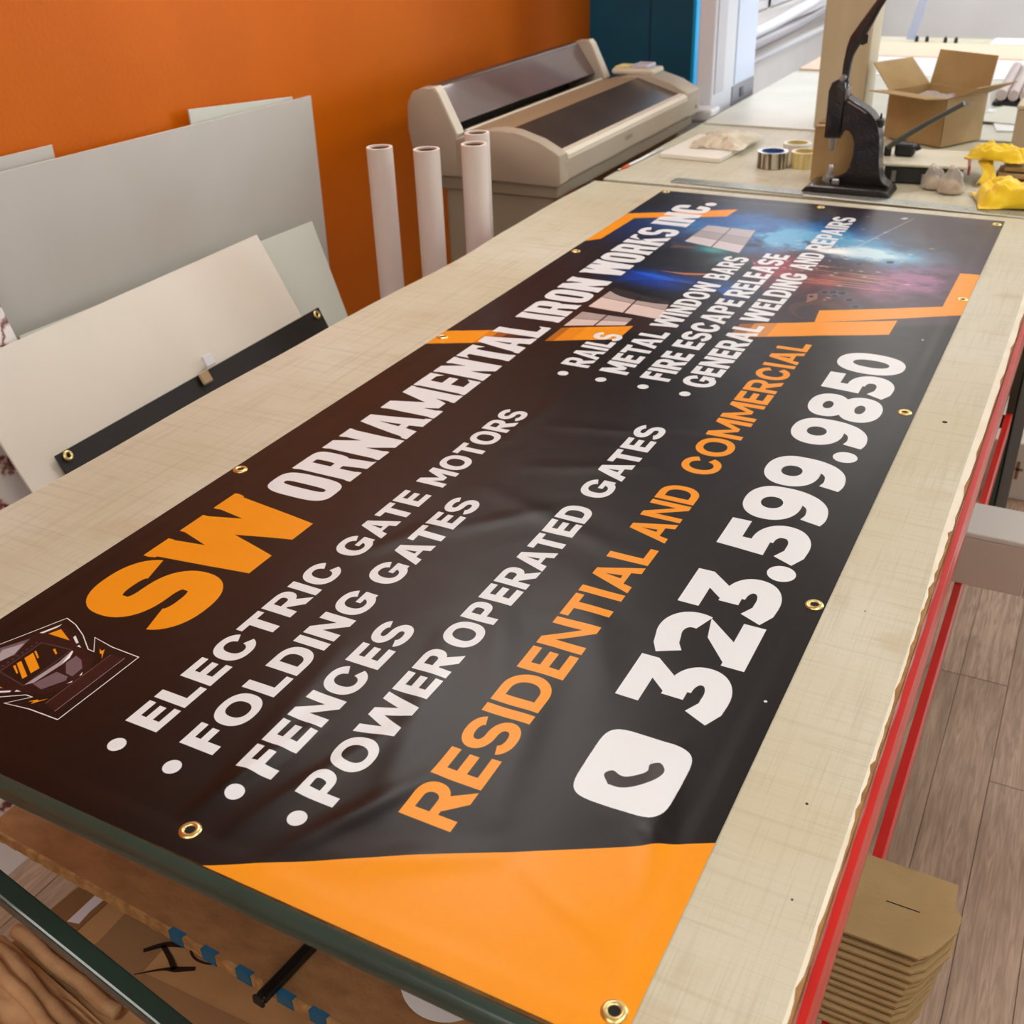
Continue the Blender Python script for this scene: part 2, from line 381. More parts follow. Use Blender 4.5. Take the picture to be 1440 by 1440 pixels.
def draw_print():
    WHITE = c255(226, 230, 234); ORG = c255(238, 150, 14)
    # ---- welding picture, right of the diagonal stripe
    ia = int((1.12-U0)/RES); sub = IMG[:, ia:]; h, w = sub.shape[:2]
    uu = (np.arange(w)+ia)[None]*RES+U0; vv = np.arange(h)[:, None]*RES+V0
    N = sum(up_noise(h, w, k, s)*a for k, s, a in ((260, 1, .42), (110, 2, .26), (46, 3, .17), (20, 4, .1), (8, 5, .05)))
    N2 = sum(up_noise(h, w, k, s)*a for k, s, a in ((180, 11, .45), (70, 12, .28), (28, 13, .17), (12, 14, .1)))
    region = np.clip((uu-(1.18+.50*vv))/.03, 0, 1)
    def G(u, v, su, sv, ang=0):
        c, s = math.cos(math.radians(ang)), math.sin(math.radians(ang)); a = (uu-u)*c+(vv-v)*s; b = -(uu-u)*s+(vv-v)*c
        return np.exp(-.5*((a/su)**2+(b/sv)**2)).astype(np.float32)
    def mix(col, a):
        a = (np.clip(a, 0, 1)*region)[..., None]; sub[:] = sub*(1-a)+c255(*col)*a
    base = np.clip((vv-.30)/.45, 0, 1)
    mix((30, 24, 34), .75+0*base+0*uu); mix((66, 52, 58), base*(.45+.9*N))  # purplish grey towards the right puts the banner's reflection into the print
    mix((20, 30, 70), 1.3*G(2.05, .06, .10, .09)*(.3+N)); mix((18, 50, 120), 1.6*G(2.12, .23, .10, .09)*N)
    mix((60, 42, 60), 1.5*G(1.84, .78, .16, .10, 20)*N2*1.4); mix((150, 96, 138), 2.0*G(1.86, .745, .09, .06, 15)*np.clip(N2*2-.6, 0, 1))
    mix((26, 92, 160), 2.6*G(2.10, .36, .10, .16, 0)*np.clip(N*2.6-.70, 0, 1)); mix((96, 172, 214), 2.2*G(2.08, .44, .055, .13)*np.clip(N2*3.0-1.05, 0, 1))
    mix((40, 124, 176), 2.2*G(2.03, .64, .05, .07)*np.clip(N2*3-.9, 0, 1)); mix((190, 222, 234), 2.4*G(2.02, .575, .034, .085)*np.clip(N*2.8-.9, 0, 1)); mix((244, 248, 250), 1.6*G(2.015, .55, .014, .03))
    mix((140, 34, 56), 2.2*G(1.83, .47, .07, .05, 0)*np.clip(N2*2.6-.7, 0, 1)); mix((120, 50, 60), 1.5*G(1.80, .60, .08, .05)*np.clip(N*2.4-.6, 0, 1))
    for k in range(26):     # sparks
        r = random.Random(k); u = r.gauss(1.83, .03); v = r.gauss(.595, .05); L = r.uniform(.01, .05)
        mix((250, 170, 120), .55*G(u, v, .0016, L, r.uniform(-8, 8)))
    for k in range(60):
        r = random.Random(900+k); u = r.gauss(1.95, .12); v = r.gauss(.56, .10)
        mix((240, 215, 205), .9*G(u, v, .0016, .0016+.003*r.random()))
    # dark welder figure with helmet
    paint([('+', [(1.50, .19), (1.56, .30), (1.57, .42), (1.60, .50), (1.70, .48), (1.80, .44), (1.88, .40), (1.93, .33), (1.97, .27), (1.95, .22), (1.90, .18), (1.80, .17), (1.72, .15), (1.62, .14)])], c255(16, 14, 20), .9)
    mix((22, 84, 96), 1.5*G(1.935, .285, .03, .035)*(.4+N)); mix((70, 150, 150), 1.2*G(1.925, .295, .014, .026, 20)*(.4+N)); mix((60, 120, 124), .9*G(1.865, .335, .03, .018, 30)*(.3+N2))
    mix((10, 50, 150), 1.4*G(1.665, .26, .045, .065, 12)*(.45+.8*N)); mix((20, 110, 240), 1.3*G(1.69, .245, .007, .04, 14)); mix((40, 140, 250), 1.1*G(1.655, .285, .010, .045, 40)*(.3+N2))
    mix((20, 90, 170), 1.2*G(1.66, .40, .05, .04)*np.clip(N2*2-.4, 0, 1)); mix((90, 160, 210), .8*G(1.64, .37, .006, .05, 35))
    paint([('+', [(1.733, .235), (1.738, .29), (1.752, .341), (1.741, .341), (1.727, .30)])], c255(212, 128, 62), .85)
    paint([('+', [(1.905, .195), (1.935, .20), (1.940, .25), (1.925, .253), (1.915, .215)])], c255(150, 84, 52), .6)
    # far window (two by four panes) and near window
    def quadpanes(q, nu, nv, col, gap=.05, bars=(40, 30, 30), alpha=.95):
        q = [np.array(x) for x in q]
        f = lambda a, b: tuple((q[0]*(1-a)+q[1]*a)*(1-b)+(q[3]*(1-a)+q[2]*a)*b)
        paint([('+', [f(0, 0), f(1, 0), f(1, 1), f(0, 1)])], c255(*bars), alpha)
        for i in range(nu):
            for j in range(nv):
                a0, a1 = (i+gap)/nu, (i+1-gap)/nu; b0, b1 = (j+gap*.6)/nv, (j+1-gap*.6)/nv
                k = 1-.10*((i*3+j*5) % 3)
                paint([('+', [f(a0, b0), f(a1, b0), f(a1, b1), f(a0, b1)])], c255(*[x*k for x in col]), alpha)
    quadpanes([(1.972, .208), (1.9226, .3604), (2.118, .341), (2.122, .2145)], 2, 3, (206, 200, 204), .03, (120, 96, 100))
    paint([('+', [(1.34, .13), (1.62, .13), (1.60, .20), (1.545, .345), (1.40, .40), (1.30, .24)])], c255(48, 20, 14), .9)
    quadpanes([(1.457, .185), (1.440, .352), (1.547, .333), (1.585, .19)], 1, 1, (214, 196, 188), .0)
    quadpanes([(1.457, .185), (1.440, .352), (1.547, .333), (1.585, .19)], 2, 2, (226, 208, 200), .025, (72, 34, 26))
    quadpanes([(1.335, .187), (1.385, .30), (1.425, .30), (1.425, .187)], 2, 2, (224, 206, 200), .03, (66, 30, 24))
    paint([('+', sup(1.60, .300, .075, .125, p=2.0))], c255(14, 10, 14), .8); mix((12, 60, 170), 1.2*G(1.655, .25, .03, .06, 12)*(.5+.5*N))
    # perforated plate and wheel at the lower right of the picture
    paint([('+', sup(1.615, .615, .060, .055, p=2.0)), ('-', sup(1.60, .618, .045, .04, p=2.0))], c255(84, 58, 48), .7)
    paint([('+', [(1.65, .585), (1.70, .575), (1.715, .592), (1.68, .60)])], c255(190, 128, 96), .6)
    for u, v, r in ((1.978, .687, .0105), (1.938, .627, .007), (1.909, .589, .0055), (1.735, .637, .0095), (1.7335, .619, .009), (1.727, .604, .008), (1.713, .628, .006), (1.70, .66, .009), (1.69, .585, .006), (1.665, .68, .008)):
        mix((90, 120, 150), .6*G(u, v, r*1.1, r*1.0)); paint([('+', sup(u, v, r, r*.8, p=2.0))], c255(16, 12, 18))
    paint([('+', [(2.062, .5915), (2.362, .670), (2.361, .672), (2.060, .595)])], c255(200, 200, 210), .6)
    paint([('+', [(2.345, .640), (2.362, .648), (2.360, .660), (2.343, .652)])], c255(230, 230, 230), .8)
    # ---- orange bands
    L1 = lambda v: 1.155+.4925*v
    L2 = lambda v: 1.229+.503*v
    def seg(v0, v1, col=ORG, a=1.0, sl=0.0): paint([('+', [(L1(v0), v0), (L2(v0), v0+sl), (L2(v1), v1+sl), (L1(v1), v1)])], col, a)
    seg(-.02, .066); seg(.066, .085, c255(214, 128, 20)); seg(.085, .105, c255(150, 84, 18)); seg(.105, .13, c255(80, 40, 12)); seg(.19, .205, c255(176, 104, 20)); seg(.205, .235, c255(228, 138, 16)); seg(.235, .315)
    seg(.50, .525, c255(150, 92, 40)); seg(.525, .565, c255(206, 136, 58)); seg(.565, .7707)
    paint([('+', [(1.5441, .628), (1.615, .6201), (1.7275, .8363), (1.9567, .8373), (1.9633, .90), (1.70, .90), (1.6880, .8725)])], ORG)
    paint([('+', [(1.8861, -.03), (2.1473, -.03), (2.150, -.0156), (2.2902, .2415), (2.2138, .2355), (2.1169, .0207), (1.9152, .0151), (1.8861, -.0097)])], ORG)
    paint([('+', [(-.06, .40), (-.022, .4805), (.2019, .8793), (.21, .93), (-.06, .93)])], ORG)
    # ---- lettering
    word('S', ST_S, .2225, .3480, .041, .1995, ORG); word('W', ST_S, .3490, .5290, .041, .1995, ORG)
    word('ORNAMENTAL', ST_D, .5565, 1.3160, .0685, .1765, WHITE, .0720, .1720)
    word('IRON', ST_D, 1.3500, 1.6210, .0745, .1720, WHITE, .0745, .1710)
    word('WORKS', ST_D, 1.6580, 2.0530, .0750, .1715, WHITE, .0760, .1720)
    word('INC.', ST_D, 2.0880, 2.3290, .0770, .1725, WHITE, .080, .174)
    for t, a, b, vt, vb in (('ELECTRIC', .0900, .4340, .2640, .3082), ('GATE', .4580, .6430, .2640, .3082), ('MOTORS', .6700, .9520, .2640, .3100),
                            ('FOLDING', .0890, .4000, .3405, .3850), ('GATES', .4225, .6560, .3405, .3850), ('FENCES', .0873, .3620, .4168, .4612),
                            ('POWER', .0840, .3385, .4930, .5375), ('OPERATED', .3500, .7040, .4930, .5385), ('GATES', .7340, .9840, .4925, .5385)):
        word(t, ST_A, a, b, vt, vb, WHITE)
    for t, a, b, vt, vb in (('RAILS', 1.1610, 1.3330, .2650, .3190), ('METAL', 1.1590, 1.3790, .3415, .3950), ('WINDOW', 1.4030, 1.6950, .3410, .3950), ('BARS', 1.7230, 1.8940, .3400, .3945),
                            ('FIRE', 1.1590, 1.3000-.004, .4190, .4730), ('ESCAPE', 1.3200, 1.6060, .4180, .4720), ('RELEASE', 1.6270, 1.9480, .4170, .4720),
                            ('GENERAL', 1.1590, 1.4830, .4930, .5480), ('WELDING', 1.5020, 1.8260, .4910, .5460), ('AND', 1.8560, 1.9870, .4900, .5440), ('REPAIRS', 2.0120, 2.3120, .4880, .5420)):
        word(t, ST_R, a, b, vt, vb, WHITE)
    word('RESIDENTIAL', ST_C, .1065, .6400, .5975, .6545, ORG); word('AND', ST_C, .6600, .8180, .5970, .6545, ORG); word('COMMERCIAL', ST_C, .8620, 1.4250, .5970, .6540, ORG)
    word('323.599.9850', ST_9, .3480, 1.4253, .7140, .8270, WHITE)
    for v in (.2820, .3575, .4383, .5135): paint([('+', sup(.0585, v+.002, .0098, .0098, p=2))], WHITE)
    for v in (.2870, .3600, .4390, .5145): paint([('+', sup(1.1235, v+.001, .0098, .0098, p=2))], WHITE)
    # ---- telephone tile
    paint([('+', sup(.2525, .7765, .0535, .0485, p=5.0))], WHITE)
    hs = [(.2395, .7515), (.2480, .7555), (.2455, .7665)]
    ph = ppath([(.2310, .7590), (.2420, .7505), (.2500, .7560), (.2470, .7650), (.2480, .7720), (.2560, .7815), (.2640, .7870), (.2735, .7860), (.2790, .7945), (.2700, .8020), (.2580, .7990), (.2410, .7850), (.2320, .7720), (.2310, .7590)], 6)[:-1]
    ph = [(u-.0045, v+.0015) for u, v in ph]
    paint([('+', ph)], c255(46, 36, 36))
    # ---- welding helmet emblem
    ax = .1190
    def both(P, col, a=1.0):
        paint([('+', P)], col, a); paint([('+', [(2*ax-u, v) for u, v in P])], col, a)
    half = [(ax, .0255), (.1255, .0275), (.199, .060), (.1936, .0808), (.1821, .1051), (.1648, .1318), (.1643, .1399), (.185, .1199), (.1801, .155), (.1791, .1976), (ax, .1976)]
    rest = [(2*ax-u, v) for u, v in half[-2:0:-1]]
    out = half+rest; cxy = np.mean(out, axis=0)
    paint([('+', out)], c255(236, 236, 236))
    def shrink(P, d):
        P = np.array(P); e = np.roll(P, -1, 0)-P; e = e/(np.hypot(e[:, 0], e[:, 1])[:, None]+1e-9)
        n1 = np.stack([-e[:, 1], e[:, 0]], 1); n0 = np.roll(n1, 1, 0); b = n0+n1; b = b/np.maximum(np.hypot(b[:, 0], b[:, 1]), .3)[:, None]
        k = d/np.maximum((b*n1).sum(1), .45); return [tuple(q) for q in P+b*k[:, None]]
    paint([('+', shrink(out, .0014))], c255(18, 6, 6))
    DK = c255(38, 14, 16); GR = c255(112, 92, 100); LG = c255(170, 162, 166)
    both([(ax, .036), (.150, .047), (.186, .062), (.178, .090), (.165, .118), (.155, .150), (.130, .166), (ax, .168)], DK)
    both([(ax, .0335), (.1488, .0525), (.1150, .0620), (ax, .062)], GR); both([(ax, .040), (.140, .0535), (ax, .0600)], LG)
    both([(.1622, .0532), (.1872, .0649), (.1792, .065), (.1633, .0581)], c255(230, 226, 226))
    both([(.1653, .0646), (.1788, .0715), (.1669, .0991)], ORG)
    both([(.173, .0977), (.1773, .0973), (.1685, .1119), (.1657, .1106)], WHITE); both([(.1623, .1151), (.1658, .1156), (.1625, .1225)], WHITE)
    paint([('+', [(.0892, .070), (.1500, .070), (.1560, .1152), (.083, .1173)])], c255(70, 54, 60)); paint([('+', [(.0905, .0722), (.1487, .0722), (.1535, .1138), (.085, .1155)])], c255(24, 8, 9))
    for k in range(9): paint([('+', sup(.092+.0068*k, .0660, .0012, .0012, p=2))], c255(90, 78, 82))
    for q in ([(.1034, .0767), (.1061, .0778), (.0974, .0923), (.0953, .0922)], [(.1086, .0766), (.1144, .0776), (.098, .1066), (.0919, .1053)],
              [(.1194, .0769), (.1315, .0776), (.1141, .108), (.1029, .1061)], [(.1334, .0771), (.1359, .0777), (.1275, .0919), (.1259, .0908)], [(.1458, .094), (.1485, .095), (.1424, .1051), (.14, .1047)]):
        paint([('+', q)], ORG)
    paint([('+', [(.0854, .1161), (.1311, .1196), (.1534, .1163), (.1432, .1248), (.1311, .1262), (.0926, .1228)])], LG)
    paint([('+', [(.1306, .1251), (.1542, .1163), (.1534, .1192), (.1432, .1248)])], c255(240, 240, 240))
    paint([('+', [(.1341, .128), (.1491, .1284), (.1461, .14), (.1355, .1529), (.1194, .1537), (.1204, .1429)])], GR)
    paint([('+', [(.0908, .1232), (.1178, .1309), (.1174, .1494), (.111, .1531), (.0878, .1398)])], GR)
    both([(.1235, .1602), (.1310, .1578), (.1263, .1618)], WHITE)
    paint([('+', [(.0728, .1631), (.1679, .1634), (.1708, .1832), (.0673, .1851)])], c255(46, 18, 20))
    paint([('+', [(.0728, .1631), (.1679, .1634), (.1681, .1639), (.0726, .1637)])], c255(150, 130, 110)); paint([('+', [(.0680, .1828), (.1706, .1830), (.1708, .1836), (.0678, .1834)])], c255(190, 180, 176))
    both([(.1711, .1428), (.1685, .1488), (.173, .1491), (.157, .1607), (.1648, .1525), (.1638, .1503)], ORG)
    # thin stray printing dots
    for u, v in ((1.53, .832), (.41, .862)): paint([('+', sup(u, v, .002, .002, p=2))], WHITE)
draw_print()
def print_image():
    im = bpy.data.images.new('banner_print', NU, NV, alpha=False, float_buffer=False)
    buf = np.ones((NV, NU, 4), np.float32); buf[..., :3] = np.clip(IMG, 0, 1); im.pixels.foreach_set(buf.ravel()); im.update(); im.pack()
    return im
# ------------------------------------------------------------------ room shell
FLZ = -T
M_orange = mat('orange_paint', rgb(208, 104, 0), 0.5, col2=rgb(202, 99, 0), nscale=3, bump=.10, bscale=90, spec=.18)
M_blue = mat('teal_blue_paint', rgb(2, 92, 122), 0.4, col2=rgb(4, 84, 112), nscale=4, bump=.06)
M_blue_lit = mat('blue_paint_lit', rgb(0, 186, 250), 0.4)  # the partition's blue made brighter: window light put into the colour
M_white = mat('white_wall_paint', rgb(226, 222, 218), 0.7, col2=rgb(216, 212, 208), nscale=2, bump=.05)
M_ceil = mat('ceiling_paint', rgb(225, 222, 214), 0.8, bump=.1, bscale=30)
M_frame = mat('window_frame_white', rgb(222, 222, 226), 0.45)
M_blind = mat('window_blind', rgb(214, 200, 196), 0.8, col2=rgb(206, 192, 188), nscale=5)
def struct(name, bm, m, parent=None, **k):
    o = link(name, bm, m, parent, **k)
    if parent is None: o['kind'] = 'structure'
    return o
struct('wall_left', box(B(), -1.18, -1.02, -2.6, 4.16, FLZ, CEIL), M_orange)
pw = box(B(), -2.4, -.556, 4.16, 4.30, FLZ, CEIL); wp = struct('wall_partition', pw, M_blue)
struct('jamb', box(B(), -.556, -.540, 4.155, 4.305, FLZ, CEIL, bev=.003), M_blue_lit, wp)
struct('panel_joint', box(B(), -.745, -.739, 4.157, 4.161, FLZ, CEIL), mat('joint_dark', rgb(2, 50, 70), .6), wp)
struct('wall_back', box(B(), -2.5, 3.7, 8.6, 8.75, FLZ, CEIL), M_white)
struct('wall_front', box(B(), -1.2, 3.7, -2.75, -2.6, FLZ, CEIL), M_white)
struct('wall_side', box(B(), -2.6, -2.45, 4.16, 8.75, FLZ, CEIL), M_white)
# right wall with the shop window opening between y 4.0 and 7.2
wr = B()
for a in ((3.5, 3.65, -2.75, 4.0, FLZ, CEIL), (3.5, 3.65, 7.2, 8.75, FLZ, CEIL), (3.5, 3.65, 4.0, 7.2, FLZ, -.1), (3.5, 3.65, 4.0, 7.2, 1.4, CEIL)): box(wr, *a)
struct('wall_right', wr, M_white)
wn = struct('window_1', (lambda b: [box(b, 3.50, 3.56, y-.03, y+.03, -.1, 1.4) for y in (4.03, 5.1, 6.15, 7.17)] and [box(b, 3.50, 3.56, 4.0, 7.2, z-.03, z+.03) for z in (-.07, 1.37)] and b)(B()), M_frame)
M_glass = mat('window_glass', (1, 1, 1, 1), .0, trans=1.0)
for y in (4.06, 5.13, 6.18): struct('pane', box(B(), 3.52, 3.526, y, y+.96, -.04, 1.34), M_glass, wn)
struct('ceiling', box(B(), -2.6, 3.7, -2.75, 8.75, CEIL, CEIL+.1), M_ceil)
# window band in the room behind the partition: frames, blinds and sill, running away from the camera
wb = B(); box(wb, -.99, -.90, 4.9, 8.55, FLZ, .06)
struct('wall_middle', wb, M_white)
w2 = B()
for y in (4.95, 5.75, 6.55, 7.35, 8.15): box(w2, -.96, -.91, y-.03, y+.03, .06, 1.6)
for z in (.09, .62, 1.58): box(w2, -.96, -.91, 4.9, 8.55, z-.022, z+.022)
wo = struct('window_2', w2, M_frame)
for k, y in enumerate((4.98, 5.78, 6.58, 7.38)):
    for z0, z1 in ((.115, .598), (.645, 1.555)): struct('blind_panel', box(B(), -.945, -.935, y, y+.74, z0, z1), M_blind, wo)
struct('window_sill', box(B(), -.97, -.76, 4.9, 8.55, .0, .045, bev=.006), M_frame, wo)
for k, (x, z, r) in enumerate(((-.80, -.05, .022), (-.74, -.12, .018))):
    struct('sill_rail', tube(B(), [(x, 4.95, z), (x, 8.5, z)], r), M_frame, wo)
tb = tube(B(), ppath([(-.72, 4.9, .03), (-.66, 6.0, .07), (-.58, 6.8, .22), (-.56, 7.15, .8), (-.56, 7.2, 1.6)], 6), .028)
o = link('conduit', tb, M_frame, smooth=True); tagit(o, 'curved white conduit pipe rising in front of the far left windows', 'pipe')
tb = tube(B(), ppath([(-.66, 5.2, -.02), (-.56, 6.2, .05), (-.47, 6.75, .2), (-.45, 7.05, .8), (-.45, 7.1, 1.6)], 6), .018)
o = link('conduit', tb, mat('galvanised', rgb(168, 166, 172), .4, .5), smooth=True); tagit(o, 'thinner grey conduit pipe beside the curved white one', 'pipe')

# ------------------------------------------------------------------ floor of oak laminate planks running away from the camera
fb = struct('floor', box(B(), -2.6, 3.7, -2.75, 8.75, FLZ-.06, FLZ-.002), mat('floor_base', rgb(120, 98, 82), .5, col2=rgb(140, 116, 98), nscale=3, stretch=(8, 1, 1)))
def plank_mat(i):
    pal = (((204, 176, 152), (172, 144, 122)), ((190, 162, 138), (156, 130, 108)), ((214, 188, 166), (182, 154, 132)), ((182, 156, 132), (148, 122, 102)))[i]
    m = mat('oak_plank_%d' % i, rgb(*pal[0]), .42, col2=rgb(*pal[1]), nscale=7, stretch=(7, .55, 1), detail=8, lo=.30, hi=.72, bump=.02, bscale=120, spec=.35)
    nt = m.node_tree
    if 'knotdone' not in m:
        m['knotdone'] = 1; n = nt.nodes; L = nt.links; b = n['Principled BSDF']; tc = [x for x in n if x.type == 'TEX_COORD'][0]
        src = b.inputs['Base Color'].links[0].from_socket
        mp = n.new('ShaderNodeMapping'); mp.inputs['Scale'].default_value = (26, 1.6, 1); mp.inputs['Location'].default_value = (i*3.1, i*1.7, 0)
        wv = n.new('ShaderNodeTexNoise'); wv.inputs['Scale'].default_value = 3.2; wv.inputs['Detail'].default_value = 8; wv.inputs['Distortion'].default_value = 2.6
        mr = n.new('ShaderNodeMapRange'); mr.inputs['From Min'].default_value = .42; mr.inputs['From Max'].default_value = .62; mr.inputs['To Min'].default_value = 0; mr.inputs['To Max'].default_value = .55
        mx = n.new('ShaderNodeMix'); mx.data_type = 'RGBA'; mx.inputs[7].default_value = rgb(132, 106, 88)
        L.new(tc.outputs['Object'], mp.inputs[0]); L.new(mp.outputs[0], wv.inputs['Vector']); L.new(wv.outputs['Fac'], mr.inputs[0])
        L.new(mr.outputs[0], mx.inputs[0]); L.new(src, mx.inputs[6]); L.new(mx.outputs[2], b.inputs['Base Color'])
    return m
PW = .1075
r = random.Random(5); meshes = {}
for i in range(-16, 12):
    x0 = 1.012+i*PW; L0 = 1.22
    st = {0: .60, 1: .252, -1: .598, 2: .85}.get(i, r.uniform(0, 1.2))
    for j in range(-2, 4):
        y0 = st+j*L0
        if y0 > 5.0 or y0+L0 < -.9: continue
        k = r.randrange(4)
        if k not in meshes:
            b = box(B(), x0+.0009, x0+PW-.0009, y0+.0009, y0+L0-.0009, FLZ-.002, FLZ, bev=.0006)
            o = link('floor_plank', b, plank_mat(k), fb); meshes[k] = o
        else:
            o = meshes[k].copy(); COL.objects.link(o); o.parent = fb; o.name = 'floor_plank'
            o.location = Vector((x0+PW/2, y0+L0/2, FLZ-.002+T))-Vector(fb.location)

# ------------------------------------------------------------------ ceiling lights (the lamps of the room, and two added for brightness)
M_diff = mat('lamp_diffuser', rgb(255, 250, 240), .6, emit=(1, .975, .93, 1), estr=LAMP)
def ceiling_light(x, y, sx, sy, label):
    t = thing('ceiling_light', (x, y, CEIL-.05), label, 'ceiling light', 'ceiling lights')
    f = B()
    for a in ((x-sx/2-.03, x-sx/2, y-sy/2-.03, y+sy/2+.03), (x+sx/2, x+sx/2+.03, y-sy/2-.03, y+sy/2+.03), (x-sx/2, x+sx/2, y-sy/2-.03, y-sy/2), (x-sx/2, x+sx/2, y+sy/2, y+sy/2+.03)): box(f, *a, CEIL-.05, CEIL)
    link('frame', f, M_frame, t); link('diffuser', box(B(), x-sx/2, x+sx/2, y-sy/2, y+sy/2, CEIL-.035, CEIL-.02), M_diff, t)
LIGHTS = [(-.36, 1.95, .6, 1.2), (.5, -1.5, .6, 1.2), (2.4, -1.3, .6, 1.2), (1.9, .4, .6, 1.2), (1.9, 3.2, .6, 1.2), (.1, 5.8, .6, 1.2), (2.2, 6.2, .6, 1.2)]  # the two behind the camera are added to brighten the near end
for x, y, sx, sy in LIGHTS: ceiling_light(x, y, sx, sy, 'recessed ceiling light panel outside the view')
# ------------------------------------------------------------------ the work table: red rack beams, green end frames, board top
M_red = mat('red_enamel', rgb(206, 30, 22), .28, col2=rgb(190, 22, 18), nscale=6, coat=.4, bump=.03, bscale=40)
M_green = mat('dark_green_enamel', rgb(44, 66, 58), .26, col2=rgb(40, 58, 50), nscale=5, coat=.5, bump=.02, bscale=60)
M_mdf = mat('fibreboard', rgb(168, 124, 70), .8, col2=rgb(140, 98, 52), nscale=60, bump=.3, bscale=260)
M_pb = mat('particle_board', rgb(164, 120, 74), .75, col2=rgb(138, 98, 58), nscale=24, stretch=(1, 2.2, 1), bump=.25, bscale=160, lo=.3, hi=.7)
M_lam = mat('white_laminate', rgb(236, 230, 212), .4, col2=rgb(226, 218, 196), nscale=14)
def sheet_material():
    m = mat('worn_cutting_sheet', rgb(196, 186, 152), .46, bump=.03, bscale=200, spec=.4); nt = m.node_tree; n = nt.nodes; L = nt.links; b = n['Principled BSDF']
    tc = [x for x in n if x.type == 'TEX_COORD'][0]
    def noise(sc, scale, det=6, loc=(0, 0, 0), rot=0):
        mp = n.new('ShaderNodeMapping'); mp.inputs['Scale'].default_value = sc; mp.inputs['Location'].default_value = loc; mp.inputs['Rotation'].default_value = (0, 0, rot)
        t = n.new('ShaderNodeTexNoise'); t.inputs['Scale'].default_value = scale; t.inputs['Detail'].default_value = det
        L.new(tc.outputs['Object'], mp.inputs[0]); L.new(mp.outputs[0], t.inputs['Vector']); return t.outputs['Fac']
    def rng_(s, a, b_, c=0.0, d=1.0):
        r = n.new('ShaderNodeMapRange'); r.inputs[1].default_value = a; r.inputs[2].default_value = b_; r.inputs[3].default_value = c; r.inputs[4].default_value = d; L.new(s, r.inputs[0]); return r.outputs[0]
    def mixc(fac, A, Bc):
        x = n.new('ShaderNodeMix'); x.data_type = 'RGBA'; L.new(fac, x.inputs[0])
        if isinstance(A, tuple): x.inputs[6].default_value = A
        else: L.new(A, x.inputs[6])
        x.inputs[7].default_value = Bc; return x.outputs[2]
    c = mixc(rng_(noise((1, 1, 1), 2.6, 3), .35, .65), rgb(208, 206, 188), rgb(196, 189, 162))
    c = mixc(rng_(noise((1.2, 20, 1), 4.5, 5), .52, .76, 0, .42), c, rgb(170, 160, 130))
    c = mixc(rng_(noise((22, 1.1, 1), 4.5, 5, (3, 1, 0)), .52, .76, 0, .42), c, rgb(170, 160, 130))
    c = mixc(rng_(noise((1.2, 90, 1), 6, 3, (7, 2, 0)), .57, .72, 0, .26), c, rgb(150, 140, 112))
    c = mixc(rng_(noise((95, 1.2, 1), 6, 3, (1, 9, 0)), .57, .72, 0, .26), c, rgb(150, 140, 112))
    c = mixc(rng_(noise((1, 1, 1), 9, 4, (5, 5, 0)), .60, .75, 0, .35), c, rgb(170, 140, 90))
    L.new(c, b.inputs['Base Color']); return m
M_sheet = sheet_material()
tb = thing('work_table', (.37, 1.23, -T), 'long work table with red beams, green end frame and scratched tan top under the banner', 'table')
# board top, chipped white laminate edge, and the scratched sheet on it
link('board_top', box(B(), -.235, .9846, -.0262, 2.455, -.019, -.0012), M_mdf, tb)
rr = random.Random(3); pts = [(.966, -.012)]; y = -.012
while y < 2.455:
    base = .9838 if y > .84 else .9822+.0006*math.sin(y*7.3)
    x = min(.9842, base+rr.uniform(-.0006, .0006)-(rr.uniform(.0004, .0028) if rr.random() < (.16 if y > .84 else .35) else 0))
    st = rr.uniform(.004, .02) if y < .9 else rr.uniform(.01, .05)
    pts.append((x, min(y+st*.5, 2.455))); y += st
pts.append((.966, 2.455))
link('laminate_edge', prism(B(), pts, 2, -.0012, -.0001), M_lam, tb)
def sheet_fn(s, t):
    k_ = 1/(1+math.exp((-.014+2.47*t-.74)/.04)); x = -.2410+(1.2135+.0062*k_)*s; yy = -.014+2.470*t
    e = max(0, 1-s*22); wob = .0022*math.sin(yy*5)+.0016*math.sin(yy*13+1)
    return (x+e*wob+ (.012*math.exp(-((yy-1.66)/.16)**2) if s < .02 else 0), yy, .0006-.0002*0)
sb = B(); grid(sb, sheet_fn, 40, 60)
for f in list(sb.faces): pass
so = link('cutting_sheet', sb, M_sheet, tb)
sm = so.modifiers.new('thick', 'SOLIDIFY'); sm.thickness = .0014; sm.offset = 0
M_hole = mat('drilled_hole', rgb(20, 12, 8), .9)
lathe_hole = lambda x, y, r: cyl(B(), (x, y, .0008), (x, y, .00145), r, n=14)
from_pts = [(.9235, 1.187, .0042), (.938, .285, .0016), (.955, .170, .0012), (.9205, .62, .0010)]
for x, y, q in from_pts: link('screw_hole', lathe_hole(x, y, q), M_hole, tb)
# clear film stretched down the right edge
M_film = mat('clear_film', rgb(226, 200, 184), .12, alpha=.40, spec=.6)
fo = B()
grid(fo, lambda s, t: (.9853+.0036*s+.0004*math.sin(t*60+s*3), -.012+t*.78, -.0035-.030*s+.002*math.sin(t*33)), 4, 90)
link('edge_film', fo, M_film, tb, smooth=True)
